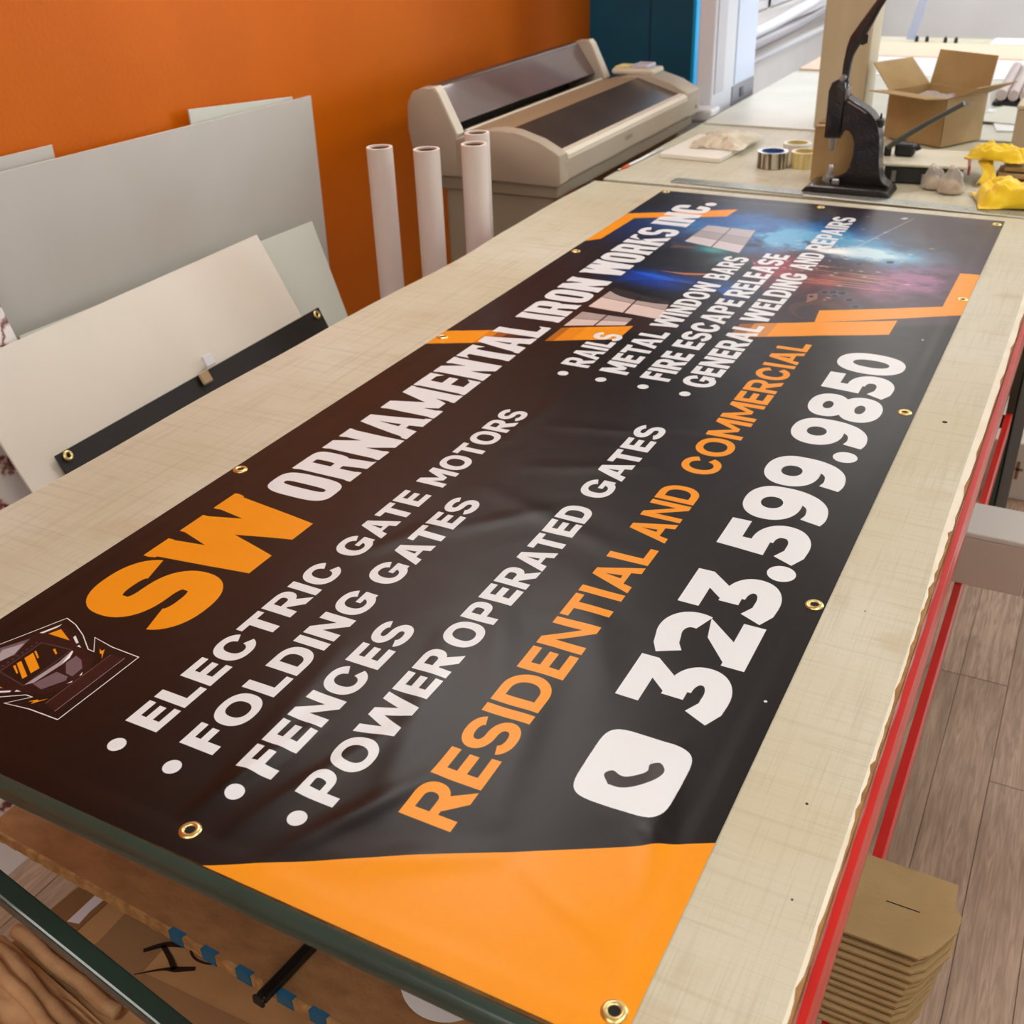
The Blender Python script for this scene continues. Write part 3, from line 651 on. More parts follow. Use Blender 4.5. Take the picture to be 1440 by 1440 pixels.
# red beams: a step beam with a rounded rib on its outer face, upper and lower on both long sides
def beam(x, s, z0, z1, name='beam', y0=.012, y1=2.43):
    prof = [(x, z1), (x+s*.008, z1), (x+s*.0092, z1-.003), (x+s*.0092, z1-.012), (x+s*.0108, z1-.016), (x+s*.0122, z1-.022), (x+s*.0122, z1-.034), (x+s*.0108, z1-.040), (x+s*.009, z1-.044), (x+s*.009, z0+.004), (x+s*.006, z0), (x, z0)]
    o = link(name, prism(B(), prof, 1, y0, y1), M_red, tb); smooth_by_angle(o, 40); return o
SH = -.505
beam(.9856, 1, -.100, -.014); beam(-.234, -1, -.100, -.022)
lb = link('beam', prism(B(), [(.9705, SH+.002), (.9845, SH+.002), (.9875, SH-.002), (.9875, SH-.070), (.985, SH-.073), (.9705, SH-.073)], 1, .012, 2.43), M_red, tb); smooth_by_angle(lb, 40); beam(-.228, -1, SH-.075, SH+.002, y0=.30)
# green end frames: posts, tie bars and a diagonal brace
def angle_bar(p0, p1, w, th, roll=0.0, m=None):
    """L-section bar from p0 to p1"""
    p0 = Vector(p0); p1 = Vector(p1); d = (p1-p0); L = d.length; d.normalize(); up = Vector((0, 0, 1)); s = d.cross(up).normalized(); u = s.cross(d).normalized()
    R = Matrix.Rotation(roll, 3, d); s = R @ s; u = R @ u
    pr_ = [(0, 0), (w, 0), (w, th), (th, th), (th, w), (0, w)]
    bm = B(); A = [bm.verts.new(p0+s*a+u*b) for a, b in pr_]; Bq = [bm.verts.new(p1+s*a+u*b) for a, b in pr_]
    fs = [bm.faces.new(A), bm.faces.new(Bq[::-1])]
    for i in range(6): j = (i+1) % 6; fs.append(bm.faces.new([A[i], Bq[i], Bq[j], A[j]]))
    bmesh.ops.bevel(bm, geom=list(bm.edges), offset=th*.35, segments=2, affect='EDGES', profile=.5); return bm
for x, s in ((-.236, -1), (.970, 1)):
    for y0, y1 in ((-.044, .010), (2.432, 2.486)):
        b = B(); xx = x if s > 0 else x-.026
        box(b, xx, xx+.024, y0, y0+.004, -T+.001, -.006); box(b, xx+.020 if s > 0 else xx, xx+.024 if s > 0 else xx+.004, y0, y1, -T+.001, -.006)
        link('post', b, M_green, tb)
        link('foot', box(B(), xx-.004, xx+.030, y0-.004, y1+.004, -T+.0005, -T+.008, bev=.002), mat('black_plastic', rgb(24, 22, 22), .5), tb)
def tie(y, s, z1=.0065, rot=0.0, d=.015, h=.019):
    prof = [(y, z1-.004), (y+s*.003, z1), (y+s*(d-.004), z1), (y+s*d, z1-.004), (y+s*d, z1-h), (y+s*(d-.003), z1-h), (y+s*(d-.003), z1-.006), (y+s*.003, z1-.006), (y, z1-.008)]
    b = prism(B(), prof, 0, -.262, 1.000)
    if rot: bmesh.ops.transform(b, matrix=Matrix.Translation((.5, y, 0)) @ Matrix.Rotation(rot, 4, 'Z') @ Matrix.Translation((-.5, -y, 0)), verts=b.verts)
    o = link('tie_bar', b, M_green, tb); smooth_by_angle(o, 50); return o
tie(-.0268, -1, .0062, -.009)
tie(2.456, 1, -.004)
def brace(x0, z0, x1, z1, y0, y1, h):
    d = Vector((x1-x0, 0, z1-z0)).normalized(); n_ = Vector((d.z, 0, -d.x))*h
    prism_pts = [(x0, z0), (x1, z1), (x1+n_.x, z1+n_.z), (x0+n_.x, z0+n_.z)]
    link('brace', prism(B(), prism_pts, 1, y0, y1, bev=.003, seg=2), M_green, tb)
brace(-.226, -.0095, .88, -.4800, -.048, -.024, .020)
link('tie_bar', box(B(), -.236, .975, 2.462, 2.466, SH-.06, SH-.02, bev=.001), M_green, tb)
# lower shelf of particle board, its near edge patched with blue tape
def shelf_y(x): return .195-.050*(x+.252)
pb = B(); P = [(-.278, shelf_y(-.278)), (.962, shelf_y(.962)), (.962, 2.42), (-.278, 2.42)]
prism(pb, P, 2, SH-.016, SH+.003)
sh = link('shelf_board', pb, M_pb, tb)
M_edge = mat('board_cut_edge', rgb(196, 156, 98), .8, col2=rgb(160, 118, 66), nscale=60, bump=.5, bscale=200)
eb = B(); rr = random.Random(8)
for i in range(80):
    x0 = -.278+i*1.24/80; x1 = x0+1.24/80; d = .003+rr.uniform(0, .0014)
    prism(eb, [(x0, shelf_y(x0)-d), (x1, shelf_y(x1)-d), (x1, shelf_y(x1)+.001), (x0, shelf_y(x0)+.001)], 2, SH-.0165, SH+.0034)
ed = link('sawn_edge', eb, M_edge, sh)
M_tape = mat('blue_masking_tape', rgb(34, 104, 140), .7, col2=rgb(28, 88, 122), nscale=30)
for x0, x1 in ((.120, .146), (.182, .208), (.246, .272), (.318, .346), (.374, .402), (.47, .50)):
    b = B(); prism(b, [(x0, shelf_y(x0)-.0050), (x1, shelf_y(x1)-.0050), (x1+.002, shelf_y(x1)+.004), (x0+.002, shelf_y(x0)+.004)], 2, SH-.0175, SH+.0040)
    link('tape_strip', b, M_tape, sh)

# ------------------------------------------------------------------ the banner
nz = fnoise(21); nz2 = fnoise(33); nz3 = fnoise(47)
CR = []       # creases: (u0,v0,u1,v1,width,height)
for q in ((.02, .42, .17, .45, .010, .0028), (.02, .47, .20, .53, .010, .0024), (.00, .52, .16, .60, .012, .0030), (.03, .58, .10, .70, .014, .0022), (.05, .43, .30, .40, .014, .0016), (.10, .58, .36, .50, .016, .0018), (.14, .68, .40, .62, .020, .0016),
          (.12, .84, .30, .80, .010, .0022), (.16, .86, .21, .78, .008, .0022), (.30, .60, .50, .50, .018, .0014), (.36, .70, .56, .58, .022, .0012), (.55, .36, .70, .50, .016, .0014), (.70, .36, .62, .60, .018, .0014),
          (.78, .40, .86, .58, .016, .0012), (.92, .36, .98, .60, .014, .0012), (.46, .30, .62, .38, .014, .0012), (.84, .32, 1.06, .33, .014, .0012), (2.15, .80, 2.05, .70, .012, .0010), (2.30, .70, 2.12, .74, .012, .0010), (.10, .74, .05, .86, .012, .0022)): CR.append(q)
def banner_h(u, v):
    h = .0020+.0013*nz(u*3.2, v*4.5)+.0010*nz2(u*9, v*11)+.00022*nz3(u*30, v*34)
    for a, b, c, d, w, A in CR:
        dx, dy = c-a, d-b; L = dx*dx+dy*dy; t = max(0., min(1., ((u-a)*dx+(v-b)*dy)/L)); px, py = a+dx*t-u, b+dy*t-v; q = (px*px+py*py)/(w*w)
        if q < 9: h += 1.1*A*math.exp(-q)*(1-.6*abs(2*t-1))
    e = min(u-U0, U1-u, v-V0, V1-v)      # flatter toward the hems
    k = min(1, max(0, e/.06)); h = .0011+(h-.0011)*(.25+.75*k)
    if e < .026: h += .0005
    return max(h, .0010)
NXg, NYg = 330, 124
bb = B()
def bfn(s, t):
    u = U0+(U1-U0)*s; v = V0+(V1-V0)*t
    return (v, u, banner_h(u, v)+.0009)
grid(bb, bfn, NXg, NYg, uv=lambda a, b: (a, b))
def banner_material(im):
    m = bpy.data.materials.new('printed_vinyl'); m.use_nodes = True; nt = m.node_tree; n = nt.nodes; L = nt.links; b = n['Principled BSDF']
    tx = n.new('ShaderNodeTexImage'); tx.image = im; tx.interpolation = 'Linear'; tx.extension = 'EXTEND'
    tc = n.new('ShaderNodeTexCoord'); L.new(tc.outputs['UV'], tx.inputs[0]); L.new(tx.outputs['Color'], b.inputs['Base Color'])
    b.inputs['Roughness'].default_value = .34; b.inputs['Specular IOR Level'].default_value = .30
    mp = n.new('ShaderNodeMapping'); mp.inputs['Scale'].default_value = (1, 1, 1); L.new(tc.outputs['Object'], mp.inputs[0])
    w1 = n.new('ShaderNodeTexWave'); w1.inputs['Scale'].default_value = 180; w1.bands_direction = 'Y'; w1.inputs['Distortion'].default_value = .6
    w2 = n.new('ShaderNodeTexWave'); w2.inputs['Scale'].default_value = 180; w2.bands_direction = 'X'; w2.inputs['Distortion'].default_value = .6
    for w in (w1, w2): L.new(mp.outputs[0], w.inputs['Vector'])
    ad = n.new('ShaderNodeMath'); ad.operation = 'ADD'; L.new(w1.outputs['Fac'], ad.inputs[0]); L.new(w2.outputs['Fac'], ad.inputs[1])
    bp = n.new('ShaderNodeBump'); bp.inputs['Strength'].default_value = .10; bp.inputs['Distance'].default_value = .0004
    L.new(ad.outputs[0], bp.inputs['Height']); L.new(bp.outputs[0], b.inputs['Normal'])
    return m
bn = link('vinyl_banner', bb, banner_material(print_image()), smooth=True)
tagit(bn, 'black and orange printed vinyl banner with brass eyelets lying along the tan table top', 'banner')
M_brass = mat('brass', rgb(240, 222, 160), .34, metal=1.0, col2=rgb(228, 204, 134), nscale=30)
M_dark = mat('dark_gap', rgb(14, 10, 8), .8)
prof = [(.0050, -.0004), (.0050, .0012), (.0060, .0020), (.0075, .0022), (.0092, .0018), (.0108, .0006), (.0110, .0000)]
gm = None
for u, v in ((.5925, -.0008), (1.1903, -.0010), (1.7971, .0024), (2.3990, .0006), (.0042, .8616), (.6058, .8643), (1.1956, .8608), (1.7854, .8656), (2.3760, .8620), (.0021, .4343), (2.3860, .4328), (.0020, .0010)):
    z = banner_h(u, v)+.0009
    if gm is None:
        g0 = link('eyelet', lathe(B(), prof, (v, u, z), 24), M_brass, bn, smooth=True); gm = g0
        d0 = link('eyelet_hole', cyl(B(), (v, u, z-.0002), (v, u, z+.0004), .0052, n=20), M_dark, g0); dloc = Vector(d0.location)
    else:
        g = g0.copy(); COL.objects.link(g); g.parent = bn; g.location = Vector((v, u, z+T-.0004))-Vector(bn.location)
        d = d0.copy(); COL.objects.link(d); d.parent = g; d.location = dloc
# ------------------------------------------------------------------ second table beyond the first
M_pale = mat('pale_board', rgb(214, 214, 200), .35, col2=rgb(204, 205, 190), nscale=5)
M_bluew = mat('white_acrylic', rgb(240, 243, 247), .25)
M_peach = mat('peach_board', rgb(246, 208, 184), .5)
M_steel = mat('steel', rgb(182, 182, 180), .3, metal=.9, col2=rgb(150, 150, 150), nscale=30)
M_legm = mat('grey_leg_metal', rgb(120, 120, 118), .5, .4)
ft = thing('far_table', (.4, 4.1, -T), 'second long work table beyond the ruler carrying press, boxes and pale boards', 'table')
link('tabletop', box(B(), -.232, 1.05, 2.496, 5.9, -.04, -.0005, bev=.002), M_sheet, ft)
for x in (-.20, 1.0):
    for y in (2.56, 4.2, 5.82): link('leg', box(B(), x-.02, x+.02, y-.02, y+.02, -T+.001, -.04), M_legm, ft)
def lay(name, x0, x1, y0, y1, z0, z1, m, label, cat, rz=0):
    M = Matrix.Translation(((x0+x1)/2, (y0+y1)/2, 0)) @ Matrix.Rotation(rz, 4, 'Z') @ Matrix.Translation((-(x0+x1)/2, -(y0+y1)/2, 0))
    o = link(name, box(B(), x0, x1, y0, y1, z0, z1, bev=min(.0012, (z1-z0)*.3), M=M), m); return tagit(o, label, cat)
lay('pale_board', -.222, 1.04, 3.36, 4.56, .0002, .0052, M_pale, 'large pale greenish board lying across the far table behind the carton', 'board')
lay('acrylic_sheet', -.10, 1.04, 4.58, 5.13, .0002, .0062, M_bluew, 'bright bluish white sheet lying on the far table before the peach board', 'sheet')
lay('peach_board', -.215, 1.03, 5.15, 5.62, .0002, .0082, M_peach, 'pale peach coloured board at the far end of the far table', 'board', .02)
lay('peach_board', -.225, -.115, 4.66, 5.10, .0002, .0060, M_peach, 'small peach coloured board at the far table edge, left of the tall post', 'board')
lay('white_board', .45, 1.03, 5.66, 5.88, .0002, .0082, M_bluew, 'narrow white board behind the right end of the peach board', 'board')
M_knob = mat('black_rubber', rgb(22, 22, 24), .6)
k0 = None
for i, (px, yy) in enumerate(((.095, 5.72), (.145, 5.72), (.235, 5.71), (.285, 5.71))):
    b = cyl(B(), (px, yy, .001), (px, yy, .022), .0095, .0085, n=16); cyl(b, (px, yy, .022), (px, yy, .028), .005, n=12)
    if k0 is None: k0 = link('rubber_foot', b, M_knob); tagit(k0, 'leftmost of four small black rubber feet standing behind the peach board', 'foot', 'black rubber feet at the back of the far table')
    else:
        b.free(); o = k0.copy(); COL.objects.link(o); o.location = (px, yy, T+.001); o['label'] = ('second', 'third', 'rightmost')[i-1]+' of four small black rubber feet standing behind the peach board'
st = link('plastic_strip', slab(B(), [(.03, 5.80, 0.0), (.075, 5.80, 0.0), (.19, 5.86, .62), (.145, 5.86, .62)], .004), mat('blue_clear_plastic', rgb(196, 208, 236), .2, alpha=.7)); tagit(st, 'pale blue clear plastic strip standing at the back of the far table', 'strip')
cl = thing('clamp', (-.08, 5.45, .008), 'small black clamp on the far table edge, left of the tall post', 'clamp')
link('jaw', box(B(), -.11, -.05, 5.42, 5.46, .0085, .03, bev=.004), M_knob, cl); link('screw', cyl(B(), (-.08, 5.44, .03), (-.08, 5.44, .06), .007), M_knob, cl)
# steel straightedge across the joint of the two tables
ru = thing('steel_ruler', (.49, 2.52, .001), 'long steel straightedge lying across the far end of the banner table', 'ruler')
RM = Matrix.Translation((.49, 2.515, 0)) @ Matrix.Rotation(-.05, 4, 'Z') @ Matrix.Translation((-.49, -2.515, 0))
link('blade', box(B(), -.03, 1.03, 2.490, 2.540, .0016, .0034, bev=.0006, M=RM), mat('zinc_steel', rgb(176, 180, 172), .35, metal=.55, col2=rgb(150, 154, 146), nscale=40, stretch=(8, 1, 1)), ru)
b = B()
for i in range(210):
    x = -.025+i*.005; L_ = .010 if i % 10 == 0 else (.007 if i % 5 == 0 else .0045); box(b, x-.0004, x+.0004, 2.491, 2.491+L_, .0034, .0036, M=RM)
    if i % 10 == 0: box(b, x+.0012, x+.004, 2.505, 2.510, .0034, .0036, M=RM)
link('graduation_marks', b, mat('etched_black', rgb(60, 60, 58), .6), ru)['kind'] = 'stuff'
lay('edge_moulding', .36, 1.02, 2.468, 2.474, .0012, .0050, M_pale, 'thin pale strip along the far edge of the banner', 'strip', -.05)

# ------------------------------------------------------------------ tall post
M_kraft = mat('kraft_board', rgb(172, 144, 98), .8, col2=rgb(160, 132, 86), nscale=10, bump=.08, bscale=150)
M_kraftd = mat('kraft_board_inside', rgb(146, 112, 76), .85, col2=rgb(136, 102, 68), nscale=10)
M_post = mat('tan_painted_post', rgb(186, 172, 142), .55, col2=rgb(178, 164, 132), nscale=3, stretch=(6, 6, 1))
po = B(); box(po, .163, .320, 3.375, 3.53, .0052, 1.25, bev=.004)
tagit(link('square_post', po, M_post), 'tall tan square post standing behind the black eyelet press', 'post')

# ------------------------------------------------------------------ black eyelet press
M_cast = mat('black_cast_iron', rgb(20, 17, 16), .30, col2=rgb(30, 26, 24), nscale=40, bump=.30, bscale=120, coat=.35)
pz = .0036
pr = thing('eyelet_press', (.46, 2.59, .0036), 'black cast iron hand eyelet press with long curved lever', 'press')
b = B(); prism(b, [(.343, .0), (.352, .012), (.372, .018), (.548, .018), (.570, .012), (.577, .0)], 1, 2.530, 2.650, bev=.003)
for v in b.verts: v.co.z += pz
smooth_by_angle(link('base_plate', b, M_cast, pr), 40)
frame = [(.3848, .1329), (.3833, .179), (.3822, .2551), (.3876, .2731), (.4032, .2826), (.419, .2744), (.4215, .2568), (.4312, .2359), (.4473, .2259), (.4670, .2170), (.4831, .2063), (.4950, .1975), (.5042, .1859), (.5135, .1690), (.5205, .147), (.5265, .108), (.5306, .0664), (.5415, .0334), (.5600, .0180), (.3800, .0180), (.3961, .0215), (.4298, .0300), (.448, .0400), (.4600, .0614), (.4660, .0956), (.4650, .1253), (.458, .1469), (.4460, .1600), (.4323, .1630), (.4244, .1537), (.4215, .1352)]
b = B(); prism(b, [(x, z+pz) for x, z in frame], 1, 2.574, 2.606, bev=.004, seg=2)
smooth_by_angle(link('frame', b, M_cast, pr), 40)
b = B(); prism(b, [(.380, .135), (.379, .255), (.386, .276), (.403, .286), (.421, .277), (.424, .25), (.424, .140)], 1, 2.566, 2.614, bev=.006, seg=2)
for v in b.verts: v.co.z += pz
smooth_by_angle(link('ram_housing', b, M_cast, pr), 40)
# flange rims that stiffen the back of the frame
rim = [(.430, .238), (.4473, .2275), (.4831, .2085), (.5042, .188), (.5215, .147), (.5315, .0664), (.5425, .0334), (.562, .021)]
b = B(); P = ppath(rim, 4)
for (x0, z0), (x1, z1) in zip(P[:-1], P[1:]): prism(b, [(x0, z0+pz), (x1, z1+pz), (x1+.004, z1+pz+.003), (x0+.004, z0+pz+.003)], 1, 2.562, 2.618)
link('back_flange', b, M_cast, pr)
b = B(); prism(b, [(.437, .238), (.470, .221), (.486, .209), (.483, .204), (.466, .214), (.433, .230)], 1, 2.563, 2.571)  # steel strip that paints the silver highlight along the arm
for v in b.verts: v.co.z += pz
link('arm_highlight', b, M_steel, pr)['label'] = 'silver highlight on the arm, modelled as a bright steel patch'
hp = ppath([(.4165, .262), (.4160, .285), (.4162, .3129), (.4190, .3407), (.4282, .3719), (.4427, .3993), (.4579, .4265), (.472, .4531), (.4847, .4762), (.4960, .505), (.503, .54)], 5)
hr = [np.interp(z, (.262, .29, .34, .38, .42, .46, .54), (.0115, .0105, .0115, .0175, .0150, .0110, .0115)) for x, z in hp]
smooth_by_angle(link('lever', tube(B(), [(x, 2.590, z+pz) for x, z in hp], hr, n=12, flat=1.0), M_cast, pr), 60)
b = B(); prism(b, [(.436, .395), (.462, .392), (.462, .372), (.450, .366), (.436, .372)], 1, 2.583, 2.597, bev=.001)
for v in b.verts: v.co.z += pz
link('lever_stop', b, M_cast, pr)
b = B(); cyl(b, (.4134, 2.560, .2885+pz), (.4134, 2.620, .2885+pz), .0078, n=16); link('pivot_pin', b, M_steel, pr, smooth=False)
b = B(); box(b, .421, .430, 2.571, 2.609, .233+pz, .262+pz, bev=.001); link('slide_plate', b, M_steel, pr)
b = B(); cyl(b, (.4000, 2.59, .110+pz), (.4000, 2.59, .136+pz), .0075, .0095, n=18); cyl(b, (.4000, 2.59, .100+pz), (.4000, 2.59, .110+pz), .0045, .0070, n=18)
smooth_by_angle(link('upper_die', b, M_steel, pr), 40)
b = B(); lathe(b, [(.0, .018), (.017, .018), (.016, .032), (.0095, .036), (.0085, .058), (.006, .064), (.0, .064)], (.4015, 2.59, pz), 20)
smooth_by_angle(link('lower_die', b, M_steel, pr), 40)
b = B(); box(b, .418, .438, 2.55, 2.565, .018+pz, .034+pz, bev=.002); cyl(b, (.428, 2.548, .026+pz), (.428, 2.57, .026+pz), .005); link('die_clamp', b, M_steel, pr)
b = B(); box(b, .510, .529, 2.578, 2.602, .168+pz, .190+pz, bev=.003); cyl(b, (.519, 2.59, .190+pz), (.519, 2.59, .203+pz), .0045, .002); link('adjusting_knob', b, M_cast, pr)

# ------------------------------------------------------------------ cartons
def carton(name, N, a, bdir, la, lb, h, z, flaps, label, m=M_kraft, th=.003, cat='box'):
    """open corrugated box with one near corner N, sides along unit directions a and b"""
    t = thing(name, (N[0], N[1], z), label, cat)
    N = Vector((N[0], N[1], z)); a = Vector((a[0], a[1], 0)).normalized(); b_ = Vector((bdir[0], bdir[1], 0)).normalized(); up = Vector((0, 0, 1))
    Lc = N+a*la; Rc = N+b_*lb; K = N+a*la+b_*lb
    for nm, p, q in (('side', N, Lc), ('side', Lc, K), ('side', K, Rc), ('side', Rc, N)):
        inn = ((N+K)/2-(p+q)/2); inn.z = 0; inn.normalize()
        bm = B(); v = [p, q, q+up*h, p+up*h]; A = [bm.verts.new(x) for x in v]; C_ = [bm.verts.new(x+inn*th) for x in v]
        bm.faces.new(A); bm.faces.new(C_[::-1])
        for i in range(4): j = (i+1) % 4; bm.faces.new([A[i], C_[i], C_[j], A[j]])
        link(nm, bm, m, t)
    bm = B(); slab(bm, [N+up*.001, Lc+up*.001, K+up*.001, Rc+up*.001], th); link('bottom', bm, m, t)
    for (p, q), (el, ln, sk) in zip(((N, Lc), (Lc, K), (K, Rc), (Rc, N)), flaps):
        out = (p+q)/2-(N+K)/2; out.z = 0; out.normalize(); d = (out*math.cos(math.radians(el))+up*math.sin(math.radians(el)))*ln
        e = (q-p).normalized()*sk; n = d.cross(q-p).normalized()*th
        v = [p+up*h, q+up*h, q+up*h+d-e, p+up*h+d+e]; bm = B(); A = [bm.verts.new(x) for x in v]; C_ = [bm.verts.new(x+n) for x in v]
        bm.faces.new(A); bm.faces.new(C_[::-1])
        for i in range(4): j = (i+1) % 4; bm.faces.new([A[i], C_[i], C_[j], A[j]])
        link('flap', bm, m, t)
    return t
bx = carton('open_carton', (.600, 3.205), (-.86, .51), (.51, .86), .225, .19, .142, .0062, ((6, .10, .004), (42, .11, .004), (78, .105, .003), (24, .105, .004)), 'open brown cardboard box with raised flaps on the far table')
b = B(); zf = fnoise(5)
grid(b, lambda s, t: (.46+.20*s+.02*t, 3.30+.16*t-.03*s, .0085+.112+.018*zf(s*9, t*9)+.012*math.sin(s*9)*math.sin(t*7)), 16, 14)
M_poly = mat('clear_polythene', rgb(214, 204, 196), .25, alpha=.75, spec=.7)
tagit(link('plastic_bag', b, M_poly, smooth=True), 'crumpled clear plastic bag inside the open brown carton', 'bag')
sb_ = thing('small_carton', (.39, 2.70, .0), 'small closed brown carton standing right behind the black press', 'box')
link('body', box(B(), .332, .470, 2.668, 2.76, .0004, .147, bev=.0015), M_kraft, sb_); link('flap', box(B(), .333, .469, 2.7, 2.757, .1475, .1545, bev=.001), M_kraftd, sb_); link('flap', box(B(), .3315, .4705, 2.667, 2.70, .1475, .1500, bev=.001), M_kraft, sb_)
rb = thing('tan_box', (.9, 3.33, .0), 'tan box cut off by the right edge of the photo, behind the yellow cloths', 'box')
link('body', box(B(), .800, 1.0, 3.225, 3.352, .0005, .125, bev=.003), mat('tan_card', rgb(176, 160, 132), .7), rb); link('lid', box(B(), .797, 1.003, 3.222, 3.356, .1255, .137, bev=.003), mat('tan_card_lid', rgb(196, 184, 156), .7), rb)
# bundle of tubes in a dark tray
tr = thing('tube_tray', (.84, 4.2, .0055), 'dark tray holding a row of pinkish grey tubes on the far table', 'tray')
link('tray', box(B(), .66, 1.03, 3.97, 4.45, .0054, .02, bev=.003), M_knob, tr)
M_pt = mat('pinkish_tube', rgb(196, 182, 180), .5)
t0 = None
for i in range(9):
    x = .685+i*.04
    if t0 is None: t0 = link('tube', cyl(B(), (x, 3.98, .042), (x, 4.44, .075), .019, n=14), M_pt, tr); l0 = Vector(t0.location)
    else: o = t0.copy(); COL.objects.link(o); o.parent = tr; o.location = l0+Vector((i*.04, 0, 0))
# papers and white bits behind the yellow cloth
lay('white_board', .70, .97, 3.52, 3.80, .0055, .0115, M_bluew, 'white board lying between the tan box and the tube tray', 'board', .2)
lay('white_board', .66, .90, 3.60, 3.90, .0119, .0160, M_pale, 'small pale board on top of the white board before the tube tray', 'board', -.25)
b = B(); slab(b, [(.655, 3.80, .018), (.672, 3.79, .018), (.655, 3.86, .085), (.638, 3.87, .085)], .002); box(b, .645, .69, 3.78, 3.83, .0163, .019)
tagit(link('white_tag', b, M_bluew), 'upright white plastic tag behind the open carton, right side', 'tag')

# ------------------------------------------------------------------ paper cutter with raised arm
pc = thing('lever_cutter', (.62, 2.80, 0), 'small lever paper cutter with a raised grey arm behind the plastic bags', 'cutter')
CM = Matrix.Translation((.525, 2.715, 0)) @ Matrix.Rotation(.12, 4, 'Z')
link('body', box(B(), 0, .205, 0, .19, .0006, .046, bev=.004, M=CM), mat('dark_green_case', rgb(30, 34, 30), .5), pc)
link('cutting_bed', box(B(), -.008, .215, -.006, .20, .0465, .0545, bev=.0025, M=CM), mat('cream_bed', rgb(206, 200, 176), .45), pc)
link('end_strip', box(B(), .2155, .222, .0, .10, .030, .056, bev=.001, M=CM), mat('maroon_strip', rgb(150, 60, 70), .5), pc)
b = B(); box(b, .10, .112, -.0075, -.0062, .010, .03, M=CM); box(b, .02, .032, -.0075, -.0062, .006, .036, M=CM); link('catch', b, M_steel, pc)
b = B(); tube(b, ppath([(.512, 2.80, .078), (.528, 2.795, .092), (.60, 2.775, .146), (.700, 2.75, .214)], 5), [.0075]*5+[.0085]*6+[.0075]*5, n=10, flat=.8)
smooth_by_angle(link('arm', b, mat('grey_green_arm', rgb(84, 96, 92), .35, .3), pc), 60)
b = B(); box(b, .530, .583, 2.80, 2.845, .055, .088, bev=.006); cyl(b, (.512, 2.805, .055), (.512, 2.805, .08), .010); cyl(b, (.585, 2.82, .075), (.597, 2.82, .082), .007); link('hinge_bracket', b, M_knob, pc)

# ------------------------------------------------------------------ bags of eyelets, cloths
def blob(c, rx, ry, h, seed, amp=.18, fr=2.2, ridge=0.0, nu=44, nv=26, top=1.0, floor_=.0):
    f = fnoise(seed); f2 = fnoise(seed+50); bm = B(); V = []
    for j in range(nv+1):
        ph = (j/nv)*PI*.5; row = []
        for i in range(nu):
            a = 2*PI*i/nu; dx, dy, dz = math.cos(a)*math.cos(ph), math.sin(a)*math.cos(ph), math.sin(ph)
            k = 1+amp*f(dx*fr, dy*fr, dz*fr*1.3)+ridge*(abs(f2(dx*fr*1.7+3, dy*fr*1.7, dz*fr*1.5)))*(1 if j else .6)
            row.append(bm.verts.new((c[0]+rx*dx*k, c[1]+ry*dy*k, c[2]+floor_+max(0, h*dz**top*k))) if j < nv else None)
        V.append(row)
    tp = bm.verts.new((c[0], c[1], sum(v.co.z for v in V[nv-1])/nu+h*.01))
    for j in range(nv-1):
        for i in range(nu): q = (i+1) % nu; bm.faces.new([V[j][i], V[j][q], V[j+1][q], V[j+1][i]])
    for i in range(nu): bm.faces.new([V[nv-1][i], V[nv-1][(i+1) % nu], tp])
    bm.faces.new(V[0][::-1]); return bm
M_grit = mat('cream_eyelet_parts', rgb(204, 180, 150), .6, col2=rgb(170, 140, 106), nscale=160, bump=.6, bscale=180, metal=.15)
for (x, y, rx, ry, h, sd, lab) in ((.662, 2.690, .030, .026, .056, 3, 'left small clear plastic bag of cream eyelets beside the press'), (.712, 2.655, .034, .028, .066, 9, 'right taller clear plastic bag of cream eyelets, next to the yellow cloth')):
    t = thing('parts_bag', (x, y, .0), lab, 'bag', 'plastic bags of eyelets')
    link('film', blob((x, y, .0042), rx, ry, h, sd, .16, 1.6, .12), mat('bag_film', rgb(226, 220, 210), .18, alpha=.36, spec=.8, bump=.4, bscale=90), t, smooth=True)
    link('contents', blob((x, y, .0045), rx*.86, ry*.86, h*.50, sd+4, .2, 2.4), M_grit, t, smooth=True)['kind'] = 'stuff'
M_yel = mat('yellow_cloth', rgb(246, 212, 28), .8, col2=rgb(238, 200, 16), nscale=20, sheen=.4, bump=.15, bscale=300)
def crumple(cx, cy, z, sx, sy, h, seed, rot=0):
    f = fnoise(seed); f2 = fnoise(seed+9); bm = B(); c, s = math.cos(rot), math.sin(rot)
    def fn(a, b_):
        x, y = a*2-1, b_*2-1; rr_ = min(1, (abs(x)**2.6+abs(y)**2.6)**(1/2.6)); edge = (1-rr_**4)**.6
        k = 1+.22*f(x*2.2, y*2.2); fold = .5+.5*math.sin(5.5*x+3.5*f2(x*1.5, y*1.8)*2+2*y); fold2 = abs(f(x*3+4, y*3.4))
        X, Y = x*sx*(1+.10*f(x*2.2, y*2.2)), y*sy*(1+.12*f2(y*2, x*2)); zz = z+.0025+edge*h*(.62+.38*fold)*(.8+.35*fold2)+.003*abs(f2(x*4, y*4))
        return (cx+X*c-Y*s, cy+X*s+Y*c, zz)
    grid(bm, fn, 56, 48); return bm
o = link('yellow_cloth', crumple(.872, 2.605, .0042, .095, .080, .066, 14, .3), M_yel, smooth=True); tagit(o, 'bright yellow microfibre cloth crumpled in front, beside the plastic bags', 'cloth')
o.modifiers.new('t', 'SOLIDIFY').thickness = .0025
o = link('yellow_cloth', crumple(.800, 2.865, .0555, .078, .050, .040, 22, -.2), M_yel, smooth=True); tagit(o, 'yellow cloth draped behind on the cutter in front of the tan box', 'cloth')
o.modifiers.new('t', 'SOLIDIFY').thickness = .0025
